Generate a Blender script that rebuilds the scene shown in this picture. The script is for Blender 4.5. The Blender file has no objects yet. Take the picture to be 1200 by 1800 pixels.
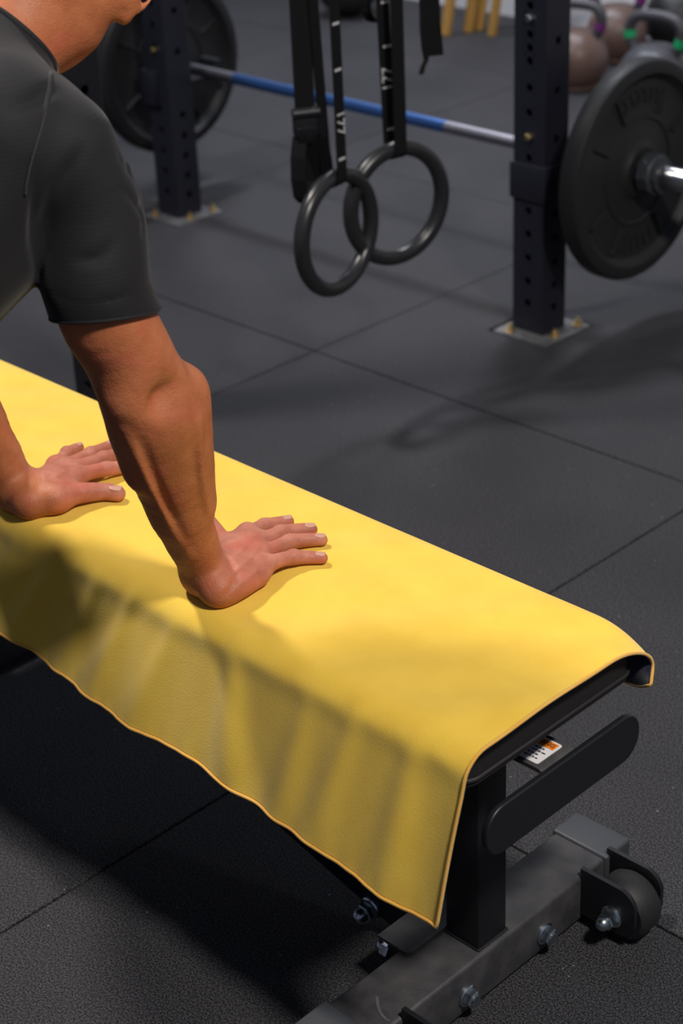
import bpy, bmesh, math, random
import numpy as np
from mathutils import Vector, Matrix, Quaternion

random.seed(7)
rng = np.random.default_rng(11)
S = bpy.context.scene
COL = S.collection
PI = math.pi

# ------------------------------------------------------------------ camera
F = 3145.0                       # focal length in pixels of the 1200x1800 frame
YAW, PITCH, ROLL = [math.radians(a) for a in (-45.774, 28.22, 2.6105)]
CAM = np.array([0.0, 0.0, 1.49])
_f = np.array([math.cos(PITCH)*math.sin(YAW), math.cos(PITCH)*math.cos(YAW), -math.sin(PITCH)])
_r = np.array([math.cos(YAW), -math.sin(YAW), 0.0])
_d = np.cross(_f, _r)
R2 = math.cos(ROLL)*_r + math.sin(ROLL)*_d
D2 = -math.sin(ROLL)*_r + math.cos(ROLL)*_d
cam_data = bpy.data.cameras.new('camera')
cam_data.sensor_fit = 'VERTICAL'
cam_data.sensor_height = 36.0
cam_data.lens = F/1800*36.0
cam_data.clip_start = 0.05
cam_data.dof.use_dof = True
cam_data.dof.focus_distance = 2.02
cam_data.dof.aperture_fstop = 5.4
cam = bpy.data.objects.new('camera', cam_data)
COL.objects.link(cam)
cam.matrix_world = Matrix(((R2[0], -D2[0], -_f[0], CAM[0]), (R2[1], -D2[1], -_f[1], CAM[1]),
                           (R2[2], -D2[2], -_f[2], CAM[2]), (0, 0, 0, 1)))
S.camera = cam

# ------------------------------------------------------------------ light
S.view_settings.view_transform = 'Standard'
S.view_settings.look = 'None'
S.view_settings.exposure = 0.0
S.view_settings.gamma = 1.0
S.view_settings.use_curve_mapping = False
world = bpy.data.worlds.new('gym_ambience')
S.world = world
world.use_nodes = True
world.node_tree.nodes['Background'].inputs[0].default_value = (0.62, 0.74, 1.0, 1)
world.node_tree.nodes['Background'].inputs[1].default_value = 0.135


def area(name, loc, target, size, power, color=(1, 0.94, 0.86), size_y=None, spread=None):
    l = bpy.data.lights.new(name, 'AREA')
    l.shape = 'RECTANGLE' if size_y else 'DISK'
    l.size = size
    if size_y:
        l.size_y = size_y
    l.energy = power
    if spread:
        l.spread = math.radians(spread)
    l.color = color
    o = bpy.data.objects.new(name, l)
    COL.objects.link(o)
    o.location = loc
    o.rotation_euler = (Vector(target) - Vector(loc)).to_track_quat('-Z', 'Y').to_euler()
    return o


area('ceiling_lamp_bench_offscreen', (0.65, 0.95, 3.1), (-1.2, 1.15, 0.4), 0.40, 93, (1, 0.94, 0.86))
area('ceiling_lamp_left_offscreen', (-3.1, 1.20, 3.2), (-1.4, 1.2, 0.4), 0.30, 78, (1, 0.95, 0.90))
area('ceiling_lamp_rack_offscreen', (-3.0, 4.0, 3.3), (-2.7, 3.5, 0.0), 0.5, 15, (0.86, 0.91, 1.0), spread=80)
area('ceiling_lamp_far_offscreen', (-4.6, 4.1, 3.3), (-4.5, 4.2, 0.0), 0.6, 26, (0.86, 0.91, 1.0), spread=95)


# ------------------------------------------------------------------ helpers
def ray(x, y):
    return R2*(x-600)/F + D2*(y-900)/F + _f


def atz(x, y, z=0.0):
    d = ray(x, y)
    return CAM + d*((z-CAM[2])/d[2])


def atx(x, y, v):
    d = ray(x, y)
    return CAM + d*((v-CAM[0])/d[0])


def aty(x, y, v):
    d = ray(x, y)
    return CAM + d*((v-CAM[1])/d[1])


def mat(name, color, rough=0.5, metal=0.0, spec=0.5, noise=0.0, nscale=40.0, bump=0.0, bscale=200.0,
        sheen=0.0, coat=0.0, color2=None):
    m = bpy.data.materials.new(name)
    m.use_nodes = True
    nt = m.node_tree
    b = nt.nodes['Principled BSDF']
    b.inputs['Base Color'].default_value = (*color, 1)
    b.inputs['Roughness'].default_value = rough
    b.inputs['Metallic'].default_value = metal
    b.inputs['Specular IOR Level'].default_value = spec
    b.inputs['Sheen Weight'].default_value = sheen
    b.inputs['Coat Weight'].default_value = coat
    tc = nt.nodes.new('ShaderNodeTexCoord')
    if noise > 0 or color2:
        n = nt.nodes.new('ShaderNodeTexNoise')
        n.inputs['Scale'].default_value = nscale
        n.inputs['Detail'].default_value = 6
        nt.links.new(tc.outputs['Object'], n.inputs['Vector'])
        r = nt.nodes.new('ShaderNodeValToRGB')
        c2 = color2 or tuple(min(1, c*(1+noise)) for c in color)
        c1 = color if color2 else tuple(c*(1-noise) for c in color)
        r.color_ramp.elements[0].position = 0.32
        r.color_ramp.elements[1].position = 0.68
        r.color_ramp.elements[0].color = (*c1, 1)
        r.color_ramp.elements[1].color = (*c2, 1)
        nt.links.new(n.outputs['Fac'], r.inputs['Fac'])
        nt.links.new(r.outputs['Color'], b.inputs['Base Color'])
    if bump > 0:
        n2 = nt.nodes.new('ShaderNodeTexNoise')
        n2.inputs['Scale'].default_value = bscale
        n2.inputs['Detail'].default_value = 4
        nt.links.new(tc.outputs['Object'], n2.inputs['Vector'])
        bp = nt.nodes.new('ShaderNodeBump')
        bp.inputs['Strength'].default_value = bump
        bp.inputs['Distance'].default_value = 0.002
        nt.links.new(n2.outputs['Fac'], bp.inputs['Height'])
        nt.links.new(bp.outputs['Normal'], b.inputs['Normal'])
    return m


def link(o, parent=None):
    COL.objects.link(o)
    if parent is not None:
        o.parent = parent
        o.matrix_parent_inverse = Matrix.Translation(parent.location).inverted()
    return o


def mesh_obj(name, verts, faces, m=None, parent=None, smooth=False):
    me = bpy.data.meshes.new(name)
    me.from_pydata([tuple(map(float, v)) for v in verts], [], faces)
    me.update()
    o = bpy.data.objects.new(name, me)
    if m:
        me.materials.append(m)
    if smooth:
        me.shade_smooth()
    return link(o, parent)


def bm_obj(name, bm, m=None, parent=None, smooth=False, origin=None):
    me = bpy.data.meshes.new(name)
    bmesh.ops.recalc_face_normals(bm, faces=bm.faces)
    if origin is not None:
        bmesh.ops.translate(bm, verts=bm.verts, vec=-Vector(origin))
    bm.to_mesh(me)
    bm.free()
    o = bpy.data.objects.new(name, me)
    if origin is not None:
        o.location = origin
    if m:
        me.materials.append(m)
    if smooth:
        me.shade_smooth()
        if smooth != 'all':
            me.set_sharp_from_angle(angle=math.radians(35))
    return link(o, parent)


def thing(name, label, cat, loc=(0, 0, 0), group=None):
    o = bpy.data.objects.new(name, None)
    o.empty_display_size = 0.05
    COL.objects.link(o)
    o.location = loc
    return tag(o, label, cat, group)


def tag(o, label, cat, group=None):
    o['label'] = label
    o['category'] = cat
    if group:
        o['group'] = group
    return o


def add_box(bm, lo, hi, bevel=0.0, seg=2, rot=None, centre=None):
    lo = Vector(lo)
    hi = Vector(hi)
    r = bmesh.ops.create_cube(bm, size=1.0)
    vs = r['verts']
    s = hi-lo
    c = (hi+lo)/2
    for v in vs:
        v.co = Vector((v.co.x*s.x, v.co.y*s.y, v.co.z*s.z))
    if bevel > 0:
        es = list({e for v in vs for e in v.link_edges})
        rr = bmesh.ops.bevel(bm, geom=es, offset=bevel, segments=seg, affect='EDGES', profile=0.5)
        vs = list({v for f in rr['faces'] for v in f.verts} | {v for v in vs if v.is_valid})
    for v in vs:
        co = v.co
        if rot is not None:
            co = rot @ co
        v.co = co + c
    return vs


def add_cyl(bm, a, b, ra, rb=None, n=24, cap=True):
    a = Vector(a)
    b = Vector(b)
    rb = ra if rb is None else rb
    q = (b-a).to_track_quat('Z', 'Y')
    A, B = [], []
    for i in range(n):
        t = 2*PI*i/n
        u = q @ Vector((math.cos(t), math.sin(t), 0))
        A.append(bm.verts.new(a+u*ra))
        B.append(bm.verts.new(b+u*rb))
    for i in range(n):
        j = (i+1) % n
        bm.faces.new((A[i], A[j], B[j], B[i]))
    if cap:
        bm.faces.new(A[::-1])
        bm.faces.new(B)
    return A+B


def add_lathe(bm, a, axis, prof, n=40, close=False):
    """prof: list of (radius, distance along axis from a)"""
    a = Vector(a)
    q = Vector(axis).to_track_quat('Z', 'Y')
    rings = []
    for r, h in prof:
        if r < 1e-6:
            rings.append([bm.verts.new(a+q @ Vector((0, 0, h)))])
        else:
            rings.append([bm.verts.new(a+q @ Vector((r*math.cos(2*PI*i/n), r*math.sin(2*PI*i/n), h))) for i in range(n)])
    pairs = list(zip(rings[:-1], rings[1:]))
    if close:
        pairs.append((rings[-1], rings[0]))
    for A, B in pairs:
        for i in range(n):
            j = (i+1) % n
            if len(A) == 1 and len(B) == 1:
                continue
            if len(A) == 1:
                bm.faces.new((A[0], B[j], B[i]))
            elif len(B) == 1:
                bm.faces.new((A[i], A[j], B[0]))
            else:
                bm.faces.new((A[i], A[j], B[j], B[i]))


def add_tube(bm, pts, rad, n=10, closed=False, cap=True, flat=None):
    """sweep; rad scalar or list; flat=(w,h) sweeps an upright rectangle-ish ellipse instead"""
    pts = [Vector(p) for p in pts]
    N = len(pts)
    rads = rad if isinstance(rad, (list, tuple, np.ndarray)) else [rad]*N
    rings = []
    up = None
    for i in range(N):
        if closed:
            t = pts[(i+1) % N]-pts[i-1]
        else:
            t = pts[min(i+1, N-1)]-pts[max(i-1, 0)]
        t.normalize()
        if up is None:
            up = t.orthogonal().normalized()
        else:
            up = (up - t*up.dot(t)).normalized()
        s = t.cross(up)
        ring = []
        for k in range(n):
            a = 2*PI*k/n
            ring.append(bm.verts.new(pts[i]+(up*math.cos(a)+s*math.sin(a))*rads[i]))
        rings.append(ring)
    M = N if closed else N-1
    for i in range(M):
        A = rings[i]
        B = rings[(i+1) % N]
        off = 0
        if closed and i == N-1:
            off = min(range(n), key=lambda o: (A[0].co-B[o].co).length)
        for k in range(n):
            bm.faces.new((A[k], A[(k+1) % n], B[(k+1+off) % n], B[(k+off) % n]))
    if cap and not closed:
        bm.faces.new(rings[0][::-1])
        bm.faces.new(rings[-1])


def add_prism(bm, poly, origin, ux, uy, thick):
    """extrude a 2-D outline (in ux,uy) by thick along ux x uy"""
    ux = Vector(ux)
    uy = Vector(uy)
    n = ux.cross(uy).normalized()
    o = Vector(origin)
    A = [bm.verts.new(o+ux*p[0]+uy*p[1]) for p in poly]
    B = [bm.verts.new(o+ux*p[0]+uy*p[1]+n*thick) for p in poly]
    k = len(poly)
    for i in range(k):
        j = (i+1) % k
        bm.faces.new((A[i], A[j], B[j], B[i]))
    bm.faces.new(A[::-1])
    bm.faces.new(B)
    return A+B


def rrect(x0, y0, x1, y1, r, n=6, corners=(1, 1, 1, 1)):
    out = []
    for (cx, cy, a0, on) in ((x1-r, y0+r, -90, corners[1]), (x1-r, y1-r, 0, corners[2]),
                             (x0+r, y1-r, 90, corners[3]), (x0+r, y0+r, 180, corners[0])):
        if on:
            for i in range(n+1):
                a = math.radians(a0+90*i/n)
                out.append((cx+r*math.cos(a), cy+r*math.sin(a)))
        else:
            out.append((x1 if cx > (x0+x1)/2 else x0, y1 if cy > (y0+y1)/2 else y0))
    return out


def hex_bolt(name, pos, axis, r, h, m, parent, dome=False, flange=True):
    """bolt head: flange washer + hexagon (+ acorn dome)"""
    a = Vector(axis).normalized()
    p = Vector(pos)
    bm = bmesh.new()
    h0 = 0.0
    if flange:
        add_lathe(bm, p, a, [(0, 0), (r*1.35, 0), (r*1.35, h*0.12), (r*1.2, h*0.22), (0, h*0.22)], 24)
        h0 = h*0.2
    add_lathe(bm, p, a, [(0, h0), (r*1.0, h0), (r*1.08, h0+h*0.1), (r*1.08, h*0.72), (r*0.95, h*0.8), (0, h*0.8)], 6)
    if dome:
        add_lathe(bm, p, a, [(r*0.82, h*0.7)]+[(r*0.82*math.cos(t), h*0.95+r*0.82*math.sin(t)*1.05)
                  for t in np.linspace(0, PI/2, 8)], 20)
    else:
        add_lathe(bm, p, a, [(r*0.75, h*0.78), (r*0.7, h*0.92), (0, h*0.9)], 20)
    return bm_obj(name, bm, m, parent, True)


# ------------------------------------------------------------------ materials
def rubber_floor_mat():
    m = bpy.data.materials.new('black_rubber_floor')
    m.use_nodes = True
    nt = m.node_tree
    b = nt.nodes['Principled BSDF']
    b.inputs['Roughness'].default_value = 0.72
    b.inputs['Specular IOR Level'].default_value = 0.25
    tc = nt.nodes.new('ShaderNodeTexCoord')
    geo = nt.nodes.new('ShaderNodeNewGeometry')
    big = nt.nodes.new('ShaderNodeTexNoise')
    big.inputs['Scale'].default_value = 2.6
    big.inputs['Detail'].default_value = 5
    fine = nt.nodes.new('ShaderNodeTexNoise')
    fine.inputs['Scale'].default_value = 400
    fine.inputs['Detail'].default_value = 3
    vor = nt.nodes.new('ShaderNodeTexVoronoi')
    vor.inputs['Scale'].default_value = 150
    for n in (big, fine, vor):
        nt.links.new(geo.outputs['Position'], n.inputs['Vector'])
    r1 = nt.nodes.new('ShaderNodeValToRGB')
    r1.color_ramp.elements[0].position = 0.40
    r1.color_ramp.elements[0].color = (0.008, 0.008, 0.010, 1)
    r1.color_ramp.elements[1].position = 0.66
    r1.color_ramp.elements[1].color = (0.074, 0.073, 0.081, 1)
    nt.links.new(fine.outputs['Fac'], r1.inputs['Fac'])
    r2 = nt.nodes.new('ShaderNodeValToRGB')
    r2.color_ramp.elements[0].position = 0.3
    r2.color_ramp.elements[0].color = (0.80, 0.80, 0.82, 1)
    r2.color_ramp.elements[1].position = 0.7
    r2.color_ramp.elements[1].color = (1.15, 1.13, 1.12, 1)
    nt.links.new(big.outputs['Fac'], r2.inputs['Fac'])
    mul = nt.nodes.new('ShaderNodeMixRGB')
    mul.blend_type = 'MULTIPLY'
    mul.inputs[0].default_value = 1
    nt.links.new(r1.outputs['Color'], mul.inputs[1])
    nt.links.new(r2.outputs['Color'], mul.inputs[2])
    # rare pale flecks: cell id picks few cells, distance keeps them tiny
    sep = nt.nodes.new('ShaderNodeSeparateColor')
    nt.links.new(vor.outputs['Color'], sep.inputs['Color'])
    g = nt.nodes.new('ShaderNodeMath')
    g.operation = 'GREATER_THAN'
    g.inputs[1].default_value = 0.993
    nt.links.new(sep.outputs['Red'], g.inputs[0])
    l = nt.nodes.new('ShaderNodeMath')
    l.operation = 'LESS_THAN'
    l.inputs[1].default_value = 0.20
    nt.links.new(vor.outputs['Distance'], l.inputs[0])
    an = nt.nodes.new('ShaderNodeMath')
    an.operation = 'MULTIPLY'
    nt.links.new(g.outputs[0], an.inputs[0])
    nt.links.new(l.outputs[0], an.inputs[1])
    mix = nt.nodes.new('ShaderNodeMixRGB')
    mix.inputs[2].default_value = (0.20, 0.20, 0.21, 1)
    nt.links.new(an.outputs[0], mix.inputs[0])
    nt.links.new(mul.outputs[0], mix.inputs[1])
    nt.links.new(mix.outputs[0], b.inputs['Base Color'])
    bp = nt.nodes.new('ShaderNodeBump')
    bp.inputs['Strength'].default_value = 0.55
    bp.inputs['Distance'].default_value = 0.0015
    nt.links.new(fine.outputs['Fac'], bp.inputs['Height'])
    nt.links.new(bp.outputs['Normal'], b.inputs['Normal'])
    return m


def skin_mat():
    m = bpy.data.materials.new('tanned_skin')
    m.use_nodes = True
    nt = m.node_tree
    b = nt.nodes['Principled BSDF']
    b.inputs['Roughness'].default_value = 0.55
    b.inputs['Specular IOR Level'].default_value = 0.42
    b.inputs['Subsurface Weight'].default_value = 0.12
    b.inputs['Subsurface Radius'].default_value = (1.0, 0.35, 0.18)
    b.inputs['Subsurface Scale'].default_value = 0.006
    geo = nt.nodes.new('ShaderNodeNewGeometry')
    n = nt.nodes.new('ShaderNodeTexNoise')
    n.inputs['Scale'].default_value = 38
    n.inputs['Detail'].default_value = 5
    nt.links.new(geo.outputs['Position'], n.inputs['Vector'])
    r = nt.nodes.new('ShaderNodeValToRGB')
    r.color_ramp.elements[0].position = 0.3
    r.color_ramp.elements[0].color = (0.39, 0.118, 0.045, 1)
    r.color_ramp.elements[1].position = 0.72
    r.color_ramp.elements[1].color = (0.50, 0.170, 0.070, 1)
    nt.links.new(n.outputs['Fac'], r.inputs['Fac'])
    r2 = nt.nodes.new('ShaderNodeValToRGB')
    r2.color_ramp.elements[0].position = 0.3
    r2.color_ramp.elements[0].color = (0.38, 0.120, 0.074, 1)
    r2.color_ramp.elements[1].position = 0.72
    r2.color_ramp.elements[1].color = (0.52, 0.205, 0.140, 1)
    nt.links.new(n.outputs['Fac'], r2.inputs['Fac'])
    sep = nt.nodes.new('ShaderNodeSeparateXYZ')
    nt.links.new(geo.outputs['Position'], sep.inputs[0])
    mr = nt.nodes.new('ShaderNodeMapRange')       # hands are pinker than the tanned arms
    mr.inputs['From Min'].default_value = 1.095
    mr.inputs['From Max'].default_value = 1.125
    nt.links.new(sep.outputs['Y'], mr.inputs['Value'])
    mz = nt.nodes.new('ShaderNodeMapRange')
    mz.inputs['From Min'].default_value = 0.56
    mz.inputs['From Max'].default_value = 0.53
    nt.links.new(sep.outputs['Z'], mz.inputs['Value'])
    mu = nt.nodes.new('ShaderNodeMath')
    mu.operation = 'MULTIPLY'
    nt.links.new(mr.outputs[0], mu.inputs[0])
    nt.links.new(mz.outputs[0], mu.inputs[1])
    mix = nt.nodes.new('ShaderNodeMixRGB')
    nt.links.new(mu.outputs[0], mix.inputs[0])
    nt.links.new(r.outputs['Color'], mix.inputs[1])
    nt.links.new(r2.outputs['Color'], mix.inputs[2])
    red = nt.nodes.new('ShaderNodeTexNoise')
    red.inputs['Scale'].default_value = 24
    red.inputs['Detail'].default_value = 3
    nt.links.new(geo.outputs['Position'], red.inputs['Vector'])
    rm = nt.nodes.new('ShaderNodeMapRange')
    rm.inputs['From Min'].default_value = 0.5
    rm.inputs['From Max'].default_value = 0.75
    rm.inputs['To Max'].default_value = 0.6
    nt.links.new(red.outputs['Fac'], rm.inputs['Value'])
    mx2 = nt.nodes.new('ShaderNodeMixRGB')
    mx2.inputs[2].default_value = (0.50, 0.110, 0.070, 1)
    nt.links.new(rm.outputs[0], mx2.inputs[0])
    nt.links.new(mix.outputs[0], mx2.inputs[1])
    nt.links.new(mx2.outputs[0], b.inputs['Base Color'])
    v = nt.nodes.new('ShaderNodeTexVoronoi')
    v.inputs['Scale'].default_value = 420
    nt.links.new(geo.outputs['Position'], v.inputs['Vector'])
    n3 = nt.nodes.new('ShaderNodeTexNoise')
    n3.inputs['Scale'].default_value = 90
    n3.inputs['Detail'].default_value = 6
    nt.links.new(geo.outputs['Position'], n3.inputs['Vector'])
    ad = nt.nodes.new('ShaderNodeMath')
    ad.operation = 'MULTIPLY_ADD'
    ad.inputs[1].default_value = 0.35
    nt.links.new(v.outputs['Distance'], ad.inputs[0])
    nt.links.new(n3.outputs['Fac'], ad.inputs[2])
    bp = nt.nodes.new('ShaderNodeBump')
    bp.inputs['Strength'].default_value = 0.36
    bp.inputs['Distance'].default_value = 0.0022
    nt.links.new(ad.outputs[0], bp.inputs['Height'])
    nt.links.new(bp.outputs['Normal'], b.inputs['Normal'])
    return m


def shirt_mat():
    m = mat('black_ribbed_jersey', (0.0105, 0.0103, 0.0125), 0.74, spec=0.28, sheen=0.13)
    nt = m.node_tree
    b = nt.nodes['Principled BSDF']
    b.inputs['Sheen Roughness'].default_value = 0.4
    geo = nt.nodes.new('ShaderNodeNewGeometry')
    w = nt.nodes.new('ShaderNodeTexWave')
    w.bands_direction = 'Z'
    w.inputs['Scale'].default_value = 75
    w.inputs['Distortion'].default_value = 1.2
    w.inputs['Detail'].default_value = 2
    nt.links.new(geo.outputs['Position'], w.inputs['Vector'])
    bp = nt.nodes.new('ShaderNodeBump')
    bp.inputs['Strength'].default_value = 0.06
    bp.inputs['Distance'].default_value = 0.001
    nt.links.new(w.outputs['Fac'], bp.inputs['Height'])
    nt.links.new(bp.outputs['Normal'], b.inputs['Normal'])
    return m


M = {
    'floor': rubber_floor_mat(),
    'sub': mat('dark_subfloor', (0.010, 0.010, 0.011), 0.9),
    'wall': mat('white_wall_paint', (0.80, 0.80, 0.84), 0.7, noise=0.03, nscale=6),
    'steel_black': mat('black_powder_coat', (0.010, 0.0105, 0.014), 0.42, spec=0.45, bump=0.12, bscale=900),
    'steel_navy': mat('dark_blue_black_powder_coat', (0.009, 0.010, 0.018), 0.45, spec=0.5, bump=0.1, bscale=700),
    'steel_grey': mat('worn_charcoal_powder_coat', (0.034, 0.034, 0.040), 0.5, spec=0.45, bump=0.25, bscale=500,
                      color2=(0.070, 0.066, 0.067), nscale=34),
    'plate_grey': mat('bare_grey_steel_plate', (0.16, 0.16, 0.17), 0.5, metal=0.5, noise=0.2, nscale=30),
    'zinc': mat('zinc_plated_steel', (0.50, 0.55, 0.60), 0.28, metal=1.0, noise=0.15, nscale=120),
    'brass': mat('yellow_zinc_bolt', (0.62, 0.47, 0.25), 0.35, metal=1.0),
    'chrome': mat('brushed_chrome', (0.62, 0.62, 0.64), 0.22, metal=1.0),
    'bar': mat('bar_steel', (0.34, 0.33, 0.37), 0.38, metal=1.0, noise=0.1, nscale=300),
    'barblue': mat('blue_bar_metal', (0.07, 0.17, 0.46), 0.30, metal=0.85),  # metallic blue, used all round the middle stretch of the bar
    'iron': mat('black_cast_iron', (0.018, 0.018, 0.020), 0.5, spec=0.3, bump=0.2, bscale=300),
    'plastic': mat('black_ring_plastic', (0.020, 0.020, 0.022), 0.30, spec=0.5),
    'strap': mat('black_webbing', (0.006, 0.006, 0.007), 0.75, spec=0.2, bump=0.3, bscale=700),
    'print': mat('white_print', (0.62, 0.62, 0.62), 0.7),
    'vinyl': mat('black_pad_vinyl', (0.016, 0.014, 0.015), 0.48, spec=0.45, bump=0.25, bscale=1200),
    'rubber': mat('black_rubber', (0.016, 0.016, 0.017), 0.6, bump=0.2, bscale=300),
    'capgrey': mat('grey_plastic_cap', (0.042, 0.046, 0.056), 0.5, bump=0.15, bscale=500),
    'sticker': mat('white_sticker', (0.78, 0.76, 0.78), 0.4),
    'orange': mat('orange_print', (0.85, 0.22, 0.01), 0.4),
    'ink': mat('dark_print', (0.03, 0.03, 0.04), 0.5),
    'wood': mat('ochre_wood', (0.55, 0.30, 0.07), 0.5, color2=(0.66, 0.38, 0.11), nscale=14),
    'kbbrown': mat('brown_kettlebell_mottle', (0.11, 0.058, 0.042), 0.42, color2=(0.13, 0.085, 0.075), nscale=9),  # mottled brown base colour for two of the bells
    'kbgrey': mat('dark_grey_kettlebell_enamel', (0.05, 0.05, 0.06), 0.45),
    'kbblack': mat('black_kettlebell_enamel', (0.010, 0.010, 0.012), 0.45),
    'green': mat('green_band', (0.01, 0.36, 0.13), 0.4),
    'purple': mat('purple_band', (0.16, 0.02, 0.17), 0.4),
    'skin': skin_mat(),
    'shirt': shirt_mat(),
    'shorts': mat('black_shorts', (0.012, 0.012, 0.013), 0.8),
    'hair': mat('dark_brown_hair', (0.030, 0.016, 0.009), 0.6, bump=0.6, bscale=260),
    'nail': mat('fingernail', (0.55, 0.29, 0.22), 0.35, spec=0.4),
    'eye': mat('eye_white', (0.75, 0.73, 0.70), 0.2),
    'iris': mat('brown_iris', (0.06, 0.03, 0.015), 0.2),
    'shoe': mat('black_shoe', (0.015, 0.015, 0.017), 0.6),
    'sole': mat('white_sole', (0.6, 0.6, 0.6), 0.6),
}


def towel_mat(name, color, c2):
    m = mat(name, color, 0.85, spec=0.15, sheen=0.35, color2=c2, nscale=18, bump=0.18, bscale=520)
    m.node_tree.nodes['Principled BSDF'].inputs['Sheen Roughness'].default_value = 0.5
    return m


M['yellow'] = towel_mat('yellow_suede_microfibre', (0.80, 0.515, 0.055), (0.86, 0.575, 0.07))
M['navy'] = towel_mat('navy_towel_back', (0.006, 0.008, 0.035), (0.009, 0.011, 0.045))
M['hem'] = towel_mat('ochre_overlock_hem', (0.72, 0.38, 0.06), (0.78, 0.44, 0.09))

# ------------------------------------------------------------------ the setting
fl = mesh_obj('floor', [(-8, -3, -.012), (3, -3, -.012), (3, 6.5, -.012), (-8, 6.5, -.012)], [(0, 1, 2, 3)], M['sub'])
fl['kind'] = 'structure'
GX, GY, TS, GAP, TB = -1.540, 1.428, 1.0, 0.0016, 0.0022


def tile_mesh(hole=None):
    """one rubber tile, origin at its low corner, top at z=0; optional rectangular cut-out (x0,y0,x1,y1)"""
    bm = bmesh.new()
    g = GAP
    if hole is None:
        add_box(bm, (g, g, -.0115), (TS-g, TS-g, 0), TB, 2)
    else:
        xs = [g, hole[0], hole[2], TS-g]
        ys = [g, hole[1], hole[3], TS-g]
        vt = {}
        for k, z in enumerate((0, -.0115)):
            for i in range(4):
                for j in range(4):
                    vt[i, j, k] = bm.verts.new((xs[i], ys[j], z))
        for i in range(3):
            for j in range(3):
                if (i, j) == (1, 1):
                    continue
                bm.faces.new([vt[i, j, 0], vt[i+1, j, 0], vt[i+1, j+1, 0], vt[i, j+1, 0]])
        loops = [[(0, 0), (1, 0), (2, 0), (3, 0), (3, 1), (3, 2), (3, 3), (2, 3), (1, 3), (0, 3), (0, 2), (0, 1)],
                 [(1, 1), (2, 1), (2, 2), (1, 2)]]
        for lp in loops:
            for a, b in zip(lp, lp[1:]+lp[:1]):
                bm.faces.new([vt[a[0], a[1], 0], vt[b[0], b[1], 0], vt[b[0], b[1], 1], vt[a[0], a[1], 1]])
    bmesh.ops.recalc_face_normals(bm, faces=bm.faces)
    me = bpy.data.meshes.new('rubber_tile')
    bm.to_mesh(me)
    bm.free()
    me.materials.append(M['floor'])
    return me


plain = tile_mesh()
UR = (-2.303, 2.781)     # right rack upright: low corner of its 0.083 x 0.078 section
UL = (-3.508, 2.803)     # left rack upright
UW, UD = 0.083, 0.078
for i in range(-5, 4):
    for j in range(-4, 5):
        x0, y0 = GX+i*TS, GY+j*TS*0.9865
        me = plain
        if y0 > 6.2:
            continue
        for U in (UR, UL):
            if x0 < U[0]+.04 < x0+TS and y0 < U[1]+.04 < y0+TS*.98:
                me = tile_mesh((U[0]-.028-x0, U[1]-.047-y0, U[0]+UW+.049-x0, U[1]+UD+.043-y0))
        t = bpy.data.objects.new('rubber_tile', me)
        t.location = (x0, y0, 0)
        t.scale = (1, .9865, 1)
        link(t, fl)

wl = bm_obj('wall_back', (lambda b: (add_box(b, (-8, 5.0, -.012), (3, 5.12, 3.6)), b)[1])(bmesh.new()), M['wall'])
wl['kind'] = 'structure'
wl2 = bm_obj('wall_left', (lambda b: (add_box(b, (-8.12, -3, -.012), (-8, 5.12, 3.6)), b)[1])(bmesh.new()), M['wall'])
wl2['kind'] = 'structure'

# ------------------------------------------------------------------ rack
rack = thing('squat_rack', 'tall black power rack with holed square uprights bolted to the floor', 'rack', (-2.86, 2.82, 0))


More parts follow.
